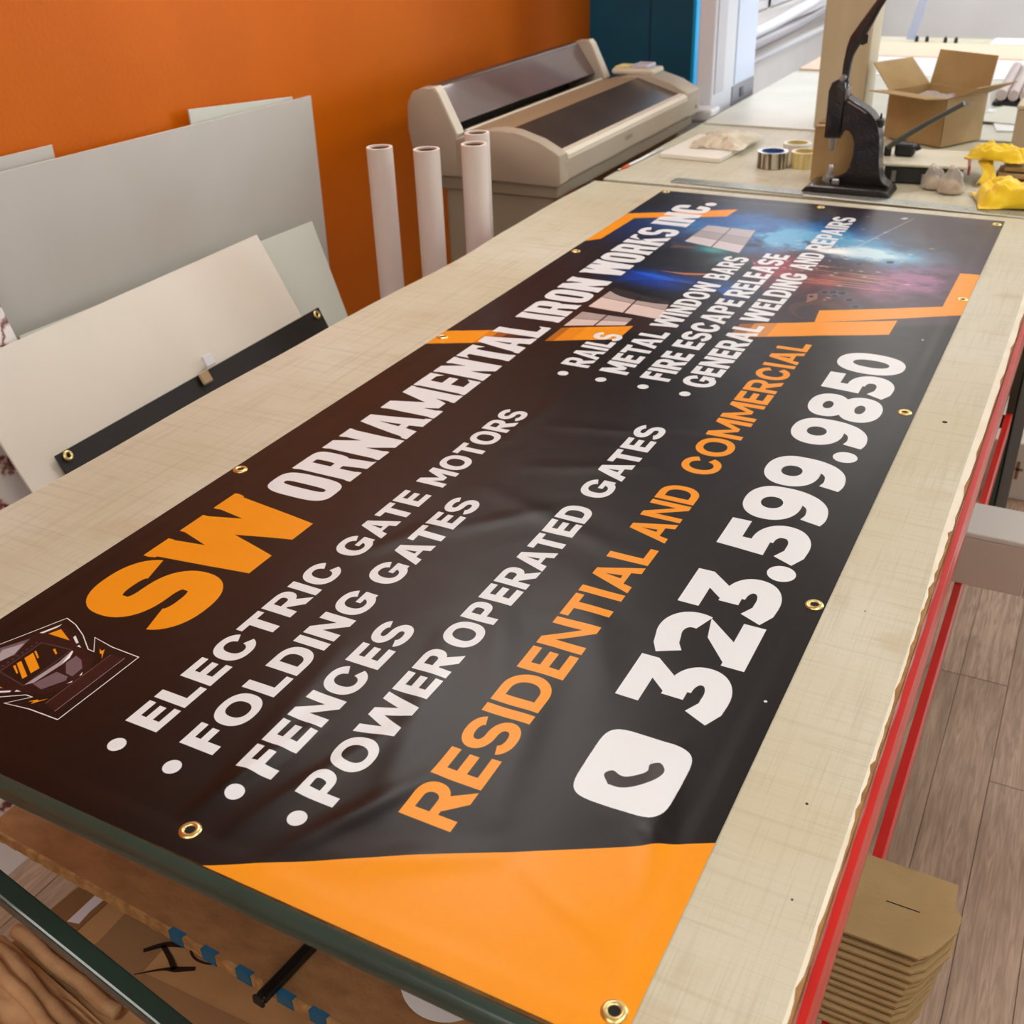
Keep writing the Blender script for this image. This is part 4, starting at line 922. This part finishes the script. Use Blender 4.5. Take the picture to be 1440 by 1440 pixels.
b = B(); grid(b, lambda s, t: (.765+.035*s+.01*math.sin(t*5), 2.74+.10*t+.012*math.sin(s*3), .008+.050*t**.8+.006*math.sin(s*9+t*4)), 14, 20)
o = link('yellow_cloth', b, M_yel, smooth=True); tagit(o, 'narrow hanging yellow cloth strip beside the maroon end of the cutter', 'cloth'); o.modifiers.new('t', 'SOLIDIFY').thickness = .003
kb = thing('folded_cardboard', (.92, 2.87, 0), 'flat folded brown cardboard lying under the yellow cloths', 'cardboard')
for i in range(3): link('layer', box(B(), .80+.012*i, 1.04, 2.79+.014*i, 2.99, .0006+.016*i, .012+.016*i, bev=.001, M=Matrix.Translation((0, 0, 0))), (M_kraftd, M_kraft, M_kraft)[i], kb)

# ------------------------------------------------------------------ left part of the far table: pad, crumpled paper, tape rolls, pen
pad = lay('foam_pad', -.165, .035, 2.80, 3.12, .0006, .014, mat('white_foam', rgb(232, 230, 220), .6), 'white foam board with rounded edge lying left of the tape rolls', 'board', -.06)
b = B(); zf = fnoise(77); zf2 = fnoise(78)
grid(b, lambda s, t: (-.115+.175*s+.012*zf(t*5, s*2), 2.90+.25*t+.012*zf2(s*4, t*3), .0165+.045*(math.sin(PI*s)*math.sin(PI*t))**.7*(.55+.45*abs(zf(s*4, t*4)))+.010*abs(zf2(s*8, t*7))), 40, 40)
tagit(link('plastic_wrap', b, mat('cream_wrap', rgb(222, 212, 188), .3, alpha=.82, bump=.5, bscale=60), smooth=True), 'crumpled translucent cream wrapping on the white foam board', 'wrap')
M_tlab = mat('tape_core_label', rgb(214, 196, 130), .5)
def tape_roll(x, y, z, R, ri, h, m, label, band):
    t = thing('tape_roll', (x, y, z), label, 'tape', 'tape rolls by the press')
    smooth_by_angle(link('roll', lathe(B(), [(ri, 0), (R, 0), (R, h), (ri, h)], (x, y, z), 32, closed=True), m, t), 40)
    smooth_by_angle(link('core', lathe(B(), [(ri-.003, -.0), (ri, -.0), (ri, h+.001), (ri-.003, h+.001)], (x, y, z), 32, closed=True), band, t), 40)
    return t
M_clr = mat('shiny_tape', rgb(196, 190, 170), .12, metal=.5, col2=rgb(96, 84, 70), nscale=34, stretch=(2.5, 2.5, .15), lo=.46, hi=.54)
tape_roll(.185, 2.80, .0006, .045, .034, .046, M_clr, 'shiny clear tape roll lying flat, left one nearest the press', mat('blue_core', rgb(50, 90, 150), .5))
tape_roll(.272, 2.835, .0006, .040, .030, .044, mat('yellow_tape', rgb(206, 184, 104), .25, col2=rgb(226, 212, 160), nscale=40, stretch=(2, 2, .2)), 'yellowish tape roll lying flat behind the brown carton edge', M_tlab)
tape_roll(.225, 2.925, .0006, .042, .032, .048, mat('white_tape', rgb(226, 226, 220), .35), 'white tape roll lying flat behind the two other rolls', M_tlab)
pn = thing('marker_stick', (-.21, 2.74, 0), 'thin white stick with an orange tip at the left edge of the table', 'stick')
link('shaft', tube(B(), [(-.2185, 2.66, .0045), (-.205, 2.92, .0045)], .0038), M_bluew, pn, smooth=True); link('tip', tube(B(), [(-.2215, 2.602, .0045), (-.219, 2.64, .0045), (-.2185, 2.659, .0045)], [.0018, .0045, .0045]), mat('orange_tip', rgb(214, 84, 30), .4), pn, smooth=True)
link('ring', tube(B(), [(-.2224, 2.585, .0045), (-.2215, 2.600, .0045)], .003), M_steel, pn)

# ------------------------------------------------------------------ wide-format printer
M_pc = mat('printer_plastic', rgb(168, 156, 138), .5, col2=rgb(162, 150, 132), nscale=4, bump=.03, bscale=200)
M_pl = mat('printer_rim', rgb(206, 198, 180), .45)
M_pd = mat('printer_dark_cover', rgb(70, 56, 46), .25, col2=rgb(60, 48, 40), nscale=6)
M_pt2 = mat('tinted_roll_cover', rgb(104, 84, 80), .12, col2=rgb(92, 74, 70), nscale=3, coat=.6)
pp = thing('wide_printer', (-.5, 2.85, -T), 'wide grey beige large-format printer beside the orange wall', 'printer')
Y0, Y1 = 2.275, 3.44
body = [(-.735, .022), (-.745, .10), (-.60, .11), (-.594, .125), (-.455, .135), (-.285, .088), (-.272, .080), (-.268, .030), (-.276, .020)]
smooth_by_angle(link('body', prism(B(), body, 1, Y0+.012, Y1-.012, bev=.004, seg=2), M_pc, pp), 35)
def cap(y0, y1):
    o = [(-.735, .022), (-.757, .15), (-.753, .22), (-.735, .250), (-.70, .264), (-.662, .264), (-.648, .250), (-.594, .140), (-.590, .022)]
    smooth_by_angle(link('end_cover', prism(B(), o, 1, y0, y1, bev=.006, seg=2), M_pc, pp), 35)
    o2 = [(-.668, .266), (-.658, .266), (-.646, .252), (-.590, .142), (-.596, .138), (-.652, .246)]
    link('cover_edge', prism(B(), o2, 1, y0+.003, y1-.003, bev=.001), M_pl, pp)
cap(Y0, Y0+.045); cap(Y1-.10, Y1-.055)
def fcap(y0, y1):
    o = [(-.605, .022), (-.605, .130), (-.50, .158), (-.455, .164), (-.405, .160), (-.33, .138), (-.278, .112), (-.268, .104), (-.264, .030), (-.274, .018)]
    smooth_by_angle(link('front_end_block', prism(B(), o, 1, y0, y1, bev=.006, seg=2), M_pc, pp), 35)
fcap(Y0+.0005, Y0+.055); fcap(Y1-.13, Y1)
link('roll_cover', slab(B(), [(-.700, Y0+.046, .254), (-.700, Y1-.101, .254), (-.632, Y1-.101, .158), (-.632, Y0+.046, .158)], .006), M_pt2, pp)
link('roll_cover_top', box(B(), -.735, -.698, Y0+.046, Y1-.101, .243, .257, bev=.004), mat('dark_brown_top', rgb(66, 48, 38), .3), pp)
link('back_panel', box(B(), -.748, -.735, Y0+.046, Y1-.101, .05, .250), M_pd, pp)
link('feed_slot', box(B(), -.66, -.595, Y0+.046, Y1-.101, .112, .116), mat('slot_black', rgb(12, 10, 9), .5), pp)
link('guide_block', box(B(), -.640, -.600, Y0+.15, Y0+.22, .116, .128, bev=.003), M_steel, pp)
link('deck_rim', box(B(), -.598, -.588, Y0+.056, Y1-.131, .126, .146, bev=.002), M_pl, pp)
link('deck_plate', slab(B(), [(-.588, Y0+.056, .138), (-.588, Y1-.131, .138), (-.455, Y1-.131, .148), (-.455, Y0+.056, .148)], -.004), mat('brown_deck', rgb(150, 128, 98), .5), pp)
link('output_cover', slab(B(), [(-.455, Y0+.056, .149), (-.455, Y1-.131, .149), (-.296, Y1-.131, .100), (-.296, Y0+.056, .100)], -.004), M_pd, pp)
link('front_rim', prism(B(), [(-.296, .085), (-.296, .108), (-.276, .106), (-.266, .098), (-.2655, .085)], 1, Y0+.055, Y1-.13, bev=.003, seg=2), M_pl, pp)
link('front_panel', box(B(), -.285, -.2655, Y0+.03, Y1-.03, .030, .086, bev=.004), M_pc, pp)
bl = B(); yy = 2.745
for wdt in (.013, .011, .012, .012, .011): grid(bl, (lambda y_, w_: (lambda s, t: (-.2652, y_+w_*s, .058+.012*t)))(yy, wdt*.62), 1, 1); yy += wdt
link('small_wordmark', bl, mat('grey_ink', rgb(108, 98, 92), .5), pp)
bl = B(); grid(bl, lambda s, t: (-.2638, 3.385+.02*s, .045+.012*t), 1, 1); link('small_badge', bl, mat('grey_ink', rgb(108, 98, 92), .5), pp)
cp = link('control_panel', box(B(), -.56, -.40, Y1-.12, Y1-.015, .158, .178, bev=.006), M_pl, pp)
link('yellow_pad', box(B(), -.55, -.50, Y1-.115, Y1-.04, .1785, .184, bev=.001), mat('pale_yellow', rgb(226, 214, 150), .6), cp)
link('lilac_box', box(B(), -.49, -.43, Y1-.10, Y1-.02, .1785, .190, bev=.002), mat('lilac_grey', rgb(196, 194, 206), .4), cp)
for y in (Y0+.03, Y1-.13):
    link('stand_panel', box(B(), -.66, -.295, y, y+.07, -T+.045, .016, bev=.008), mat('stand_grey', rgb(152, 142, 122), .5), pp)
    link('stand_foot', box(B(), -.70, -.26, y+.005, y+.065, -T+.001, -T+.044, bev=.01), mat('stand_foot_grey', rgb(110, 104, 92), .5), pp)
link('stand_rail', box(B(), -.52, -.44, Y0+.10, Y1-.13, -.45, -.40, bev=.004), mat('stand_grey', rgb(152, 142, 122), .5), pp)
link('ledge', box(B(), -.70, -.285, Y0+.02, Y1-.02, -.020, .019, bev=.004), mat('stand_grey', rgb(152, 142, 122), .5), pp)

# white cabinet beyond the printer
M_cab = mat('cabinet_white', rgb(214, 217, 224), .4)
cb = thing('tall_door', (-.315, 3.87, -T), 'tall pale grey door leaf standing beyond the printer, right of the bright blue edge', 'door')
link('leaf', box(B(), -.338, -.275, 3.60, 4.13, -T+.002, 1.05, bev=.004), M_cab, cb)
link('side_panel', box(B(), -.2748, -.270, 3.86, 4.11, .055, 1.03, bev=.001), mat('pale_blue_panel', rgb(206, 218, 238), .35), cb)
link('side_panel', box(B(), -.2748, -.270, 3.62, 3.72, .055, 1.03, bev=.001), mat('pale_grey_panel', rgb(196, 194, 200), .4), cb)
link('kick_plate', box(B(), -.2748, -.270, 3.84, 4.12, -.02, .05, bev=.001), mat('kick_grey', rgb(150, 150, 160), .4), cb)
link('socket', box(B(), -.2698, -.264, 3.93, 3.97, .0, .035, bev=.002), mat('socket_grey', rgb(110, 110, 116), .4), cb)
link('foot_block', box(B(), -.39, -.237, 3.50, 3.596, -.02, .022, bev=.008, seg=2), M_frame, cb)
link('foot_column', box(B(), -.37, -.25, 3.52, 3.59, -T+.002, -.021, bev=.004), M_cab, cb)

# ------------------------------------------------------------------ paper rolls standing on the floor
M_paper = mat('paper_roll_white', rgb(226, 216, 208), .6); M_core = mat('card_core', rgb(120, 92, 72), .8)
rr0 = None
RL = [(-.529, 1.795, .205, 'white paper roll standing left of all, next to the orange wall'), (-.404, 1.813, .202, 'white paper roll standing second from the left, between table and printer'), (-.323, 1.905, .202, 'white paper roll standing nearest the table, in front of the rearmost roll'), (-.385, 2.03, .203, 'rearmost white paper roll, mostly hidden behind the roll nearest the table')]
for i, (x, y, zt, lab) in enumerate(RL):
    if rr0 is None:
        t = thing('paper_roll', (x, y, -T), lab, 'paper roll', 'paper rolls standing on the floor'); rr0 = t
        H = zt+T
        p1 = link('sheet_wrap', lathe(B(), [(.0255, 0), (.0325, 0), (.0325, H), (.0255, H)], (x, y, -T+.001), 32, closed=True), M_paper, t); smooth_by_angle(p1, 40)
        p2 = link('core', lathe(B(), [(.0225, 0.002), (.0254, .002), (.0254, H-.004), (.0225, H-.004)], (x, y, -T+.001), 32, closed=True), M_core, t); smooth_by_angle(p2, 40)
    else:
        t = rr0.copy(); COL.objects.link(t); t.location = (x, y, 0); t['label'] = lab
        for c in (p1, p2): d = c.copy(); COL.objects.link(d); d.parent = t

# ------------------------------------------------------------------ boards leaning on the orange wall
M_b1 = mat('grey_white_board', rgb(204, 202, 194), .45, col2=rgb(198, 194, 184), nscale=2.5)
M_b2 = mat('warm_white_board', rgb(228, 222, 208), .5, col2=rgb(220, 214, 200), nscale=3)
M_b3 = mat('cool_white_board', rgb(208, 212, 200), .5)
def lean(name, xt, zt, s, y0, y1, th, m, label, zt1=None, cat='board', zb=None):
    """board whose top edge is at x=xt, leaning outward s per unit of height, standing on the floor"""
    zb = -T+.001 if zb is None else zb; xb = lambda z: xt+s*(zt-z); zt1 = zt if zt1 is None else zt1
    bm = slab(B(), [(xb(zb), y0, zb), (xb(zb), y1, zb), (xb(zt1), y1, zt1), (xb(zt), y0, zt)], -th)
    bmesh.ops.bevel(bm, geom=list(bm.edges), offset=.0006, segments=1, affect='EDGES')
    o = link(name, bm, m); return tagit(o, label, cat)
lean('foam_board', -.992, .301, .000, .45, 1.213, .004, M_b1, 'hindmost white board whose top shows at the far left above the big one', .293)
lean('foam_board', -.984, .296, .000, 1.638, 2.05, .004, M_b3, 'thin white board whose top corner shows behind the big board top', .262)
lean('large_board', -.956, .283, -.012, .40, 2.0976, .005, M_b1, 'largest grey white board standing against the orange wall', .2585)
lean('foam_board', -.890, -.036, .329, .93, 1.944, .005, M_b3, 'pale greenish board leaning between the large board and the white one', -.050)
lean('foam_board', -.850, -.030, .537, .738, 1.6774, .006, M_b2, 'warm white foam board leaning in front, behind the black sign', -.0145)
def marble_material():
    m = mat('marble_print', rgb(226, 220, 216), .35); nt = m.node_tree; n = nt.nodes; L = nt.links; b = n['Principled BSDF']; tc = [x for x in n if x.type == 'TEX_COORD'][0]
    w = n.new('ShaderNodeTexWave'); w.inputs['Scale'].default_value = 5; w.inputs['Distortion'].default_value = 14; w.inputs['Detail'].default_value = 5; w.inputs['Detail Scale'].default_value = 1.6
    cr = n.new('ShaderNodeValToRGB'); e = cr.color_ramp.elements; e[0].position = 0; e[0].color = rgb(110, 44, 34); e[1].position = .10; e[1].color = rgb(204, 180, 172); x = e.new(.3); x.color = rgb(228, 222, 218)
    L.new(tc.outputs['Object'], w.inputs['Vector']); L.new(w.outputs['Color'], cr.inputs[0]); L.new(cr.outputs[0], b.inputs['Base Color']); return m
lean('printed_board', -.936, .14, .33, .05, .915, .004, marble_material(), 'white printed board with reddish brown swirls at the far left edge')
# black sign with eyelets and a clip, leaning on the warm white board
s_ = .537; nx = Vector((1, 0, s_)).normalized()
def onD(y, z, off=.0): return Vector((-.850+s_*(-.0143-z), y, z))+nx*off
zs0, zs1 = -.2355, -.2185
bm = slab(B(), [onD(.80+.02, -.90, .0075), onD(1.722, -.90, .0075), onD(1.7358, zs1, .0075), onD(.8169, zs0, .0075)], -.005)
sg = link('black_sign', bm, mat('black_banner_back', rgb(26, 21, 14), .6, col2=rgb(22, 18, 12), nscale=6)); tagit(sg, 'black sign panel with corner eyelets leaning against the warm white board', 'sign')
QM = lambda p: Matrix.Translation(p) @ nx.to_track_quat('Z', 'Y').to_matrix().to_4x4()
for y, z in ((.840, -.246), (1.712, -.232)):
    e = link('eyelet', lathe(B(), [(.005, 0), (.005, .0018), (.0085, .0026), (.0115, .0010), (.0118, 0)], n=20, M=QM(onD(y, z, .0125))), M_brass, sg, smooth=True)
cp = thing('hook_clip', tuple(onD(1.29, -.232, .013)), 'small white and tan adhesive clip on the top edge of the black sign', 'clip')
link('white_tab', box(B(), -.016, .016, -.012, .016, 0, .006, bev=.002, M=QM(onD(1.298, -.212, .0128))), M_frame, cp)
link('tan_tab', box(B(), -.016, .016, -.018, .012, 0, .008, bev=.003, M=QM(onD(1.262, -.236, .0128))), mat('tan_tab', rgb(172, 148, 110), .6), cp)

# ------------------------------------------------------------------ right side: stack of flat cartons, boxes
M_edgek = mat('corrugated_edge', rgb(120, 84, 48), .9, col2=rgb(90, 60, 32), nscale=90)
z = SH+.0045; s0 = None; rr = random.Random(12); NS = 13
for i in range(NS):
    k = NS-1-i; dy = -.0052*k+rr.uniform(-.0015, .0015); dx = rr.uniform(-.004, .003)-(.0015*k if k > 3 else 0)
    lab = 'topmost flat brown carton blank with a slit, on the stack at the table end' if k == 0 else ('second flat brown carton blank from the top of the shelf stack' if k == 1 else 'flat brown carton blank in the shelf stack, layer %s below the top one' % ('two three four five six seven eight nine ten eleven twelve'.split()[k-2]))
    out = [(.72, .505), (.965, .505), (.965, .501), (1.060, .501), (1.062, .505), (1.074, .515), (1.096, .560), (1.099, .588), (1.088, .600), (1.087, .640), (.72, .645)]
    if s0 is None:
        t = thing('carton_blank', (.9+dx, .57+dy, z), lab, 'cardboard', 'flat carton blanks stacked on the lower shelf'); s0 = t
        body = link('sheet', prism(B(), [(x+dx, y+dy) for x, y in out], 2, z, z+.0042, bev=.0004), M_kraft, t)
        edge = link('fluted_edge', box(B(), .72+dx, 1.060+dx, .5045+dy, .5065+dy, z-.0030, z-.0003), M_edgek, t)
        tl = Vector(t.location); bl_ = Vector(body.location); el_ = Vector(edge.location)
    else:
        t = s0.copy(); COL.objects.link(t); t.location = (.9+dx, .57+dy, z+T); t['label'] = lab
        d = body.copy(); COL.objects.link(d); d.parent = t
        d = edge.copy(); COL.objects.link(d); d.parent = t
    last = t; lastz = z; z += .0078 if k > 1 else .0105
bm = box(B(), 1.010, 1.052, .5705, .5720, lastz+.0042, lastz+.0046, M=Matrix.Identity(4)); link('slit', bm, M_dark, last)
M_gb = mat('grey_box_card', rgb(204, 198, 190), .6); M_gf = mat('grey_box_front', rgb(188, 172, 158), .6)
for x0, x1, y0, lab in ((.79, 1.094, 1.535, 'long grey white box sticking out from the lower shelf'), (1.097, 1.36, 1.530, 'second grey white box beyond the first, cut off by the photo edge')):
    t = thing('grey_box', ((x0+x1)/2, 1.6, SH+.003), lab, 'box')
    link('body', box(B(), x0, x1, y0, 1.662, SH+.0035, -.392, bev=.002), M_gf, t); link('lid', box(B(), x0-.001, x1+.001, y0-.001, 1.664, -.3915, -.380, bev=.002), M_gb, t)
# cartons on the floor further back
t = thing('marked_box', (1.1, 2.9, -T), 'white cardboard box with brown marks standing on the floor at right', 'box')
link('body', box(B(), .93, 1.30, 2.77, 3.12, -T+.001, -.74, bev=.003), mat('whiteish_card', rgb(206, 196, 184), .7), t)
b = B(); box(b, .955, .975, 2.7685, 2.7699, -.865, -.775); box(b, .955, .990, 2.7685, 2.7699, -.785, -.775); box(b, 1.020, 1.030, 2.7685, 2.7699, -.86, -.80); box(b, 1.010, 1.040, 2.7685, 2.7699, -.83, -.822)
link('brown_marks', b, mat('brown_print', rgb(140, 96, 60), .8), t)
t = thing('brown_box', (1.1, 3.35, -T), 'dark brown carton on the floor behind the marked white box', 'box')
link('body', box(B(), .90, 1.40, 3.16, 3.56, -T+.001, -.66, bev=.004), mat('dark_kraft', rgb(128, 84, 48), .8), t); link('flap', box(B(), .93, 1.38, 3.17, 3.3, -.6595, -.655), M_kraftd, t)
t = thing('white_box', (1.05, 3.75, -T), 'small white box on the floor, furthest back at right', 'box')
link('body', box(B(), .92, 1.10, 3.62, 3.85, -T+.001, -.60, bev=.004), M_frame, t); link('lid', box(B(), .918, 1.102, 3.618, 3.852, -.5995, -.585, bev=.002), M_frame, t)
t = thing('grey_crate', (1.3, 4.1, -T), 'grey crate on the floor behind the white box at right', 'crate')
link('body', box(B(), 1.13, 1.55, 3.9, 4.4, -T+.001, -.55, bev=.004), mat('grey_card', rgb(160, 156, 150), .7), t); link('rim', box(B(), 1.125, 1.555, 3.895, 4.405, -.5495, -.53, bev=.004), M_gb, t)

# ------------------------------------------------------------------ under the near end: taped box with marker writing, kraft wrapping, rod, stickers
zb = -.62
hb = thing('taped_box', (.2, .2, -T), 'big brown cardboard box with marker letters and clear tape under the shelf', 'box')
BO = [(-.158, .300), (-.190, -.10), (.62, -.12), (.64, .32)]
bm = prism(B(), BO, 2, -T+.001, zb, bev=.003); link('body', bm, mat('brown_box_card', rgb(196, 150, 100), .75, col2=rgb(180, 134, 86), nscale=8), hb)
M_pk = mat('packing_tape', rgb(186, 146, 104), .18, alpha=.62, spec=.7)
link('tape_strip', prism(B(), [(-.055, .30), (-.050, .17), (-.070, .09), (.03, .085), (.050, .15), (.048, .305)], 2, zb+.0003, zb+.0009), M_pk, hb)
link('tape_strip', prism(B(), [(-.17, .125), (-.165, .155), (.25, .165), (.25, .118)], 2, zb+.0010, zb+.0016), M_pk, hb)
link('top_flap', prism(B(), [(-.150, .298), (-.165, .165), (-.095, .160), (-.088, .298)], 2, zb+.0004, zb+.0026), mat('brown_flap', rgb(140, 100, 60), .8), hb)
link('white_label', prism(B(), [(-.119, .262), (-.103, .262), (-.100, .236), (-.103, .205), (-.101, .180), (-.121, .175)], 2, zb+.0027, zb+.0031), mat('white_paper', rgb(226, 220, 226), .6), hb)
M_mark = mat('black_marker', rgb(40, 20, 12), .6)
b = B()
def mark(pts, ws):
    P = ppath(pts, 5); W_ = np.interp(np.linspace(0, 1, len(P)), np.linspace(0, 1, len(ws)), ws)
    vs = []
    for i, p in enumerate(P):
        p = np.array(p); d = np.array(P[min(i+1, len(P)-1)])-np.array(P[max(i-1, 0)]); d = d/(np.hypot(*d)+1e-9); n_ = np.array([-d[1], d[0]])*W_[i]/2
        vs.append((b.verts.new((*(p+n_), zb+.0032)), b.verts.new((*(p-n_), zb+.0032))))
    for q, w_ in zip(vs[:-1], vs[1:]): b.faces.new([q[0], w_[0], w_[1], q[1]])
mark([(.026, .188), (.050, .212), (.084, .226)], (.007, .010, .009)); mark([(.046, .208), (.070, .197), (.092, .184)], (.007, .008, .009)); mark([(.044, .151), (.075, .176), (.094, .185), (.119, .199)], (.002, .004, .010, .007))
mark([(.118, .246), (.093, .240), (.090, .222), (.108, .212), (.133, .215), (.150, .230), (.140, .246)], (.003, .0035, .004, .004, .0035, .003, .003))
link('marker_letters', b, M_mark, hb)
# crumpled kraft wrapping at the lower left
M_kp = mat('kraft_paper', rgb(214, 176, 130), .6, col2=rgb(188, 148, 104), nscale=14, bump=.3, bscale=60)
kw = thing('kraft_wrapping', (-.03, .05, zb+.001), 'crumpled brown kraft paper wrapping heaped at the lower left', 'paper')
f1 = fnoise(91); f2 = fnoise(92)
def kfn(s, t):
    x = -.175+.30*s+.02*t; y = .105-.045*s-.085*t
    h = zb+.004+.018*abs(f1(s*2, t*5))+.010*abs(f2(s*5, t*7))+.016*math.exp(-((t-.55)/.12)**2)+.012*math.exp(-((t-.15)/.1)**2)
    return (x, y, h)
b = B(); grid(b, kfn, 60, 40); link('sheet', b, M_kp, kw, smooth=True)
for k, (p, q, r_) in enumerate((((-.175, .080, zb+.035), (.10, .020, zb+.040), .014), ((-.165, .120, zb+.018), (.08, .085, zb+.018), .011), ((-.12, .050, zb+.060), (.10, -.002, zb+.058), .010))):
    P = [tuple(Vector(p).lerp(Vector(q), i/9)+Vector((.004*f1(i, k), .004*f2(i, k), .003*f1(k, i)))) for i in range(10)]
    link('roll_fold', tube(B(), P, [r_*(1+.12*f2(i*1.3, k)) for i in range(10)], n=14), M_kp, kw, smooth=True)
rd = B(); box(rd, -.165, -.075, -.085, .012, zb+.001, zb+.012, bev=.003); tagit(link('red_folder', rd, mat('dark_red_card', rgb(170, 14, 20), .4)), 'dark red folder corner at the lower left beside the kraft paper', 'folder')
# black rod lying on the shelf board
rt_ = thing('black_rod', (.32, .21, SH), 'short black rod sticking out over the taped shelf edge', 'rod')
link('shaft', box(B(), -.0085, .0085, 0, .30, 0, .013, bev=.003, seg=2, M=Matrix.Translation((.312, .140, SH+.0045)) @ Matrix.Rotation(-.10, 4, 'Z')), mat('black_plastic_rod', rgb(16, 14, 14), .35), rt_)
link('end_cap', box(B(), -.0095, .0095, -.006, 0, -.001, .014, bev=.002, M=Matrix.Translation((.312, .140, SH+.0048)) @ Matrix.Rotation(-.10, 4, 'Z')), M_knob, rt_)
# round white sticker sheet and purple disc on the shelf board, yellow scrap on the box
o = link('white_plate', lathe(B(), [(0, 0), (.066, 0), (.066, .0016), (0, .0016)], (.515, .283, SH+.0036), 48), mat('white_card', rgb(232, 232, 232), .5)); tagit(o, 'round white disc lying on the particle board shelf behind the green bar', 'disc')
o = link('purple_disc', lathe(B(), [(0, 0), (.018, 0), (.018, .008), (0, .008)], (.020, .268, SH+.0036), 32), mat('dark_purple', rgb(48, 30, 86), .4)); tagit(o, 'small dark purple disc on the shelf at the lower left', 'disc')
o = link('yellow_scrap', box(B(), .385, .440, .165, .215, zb+.0035, zb+.012, bev=.002), mat('yellow_plastic', rgb(232, 200, 20), .4)); tagit(o, 'small yellow scrap on the brown box at the bottom edge', 'scrap')
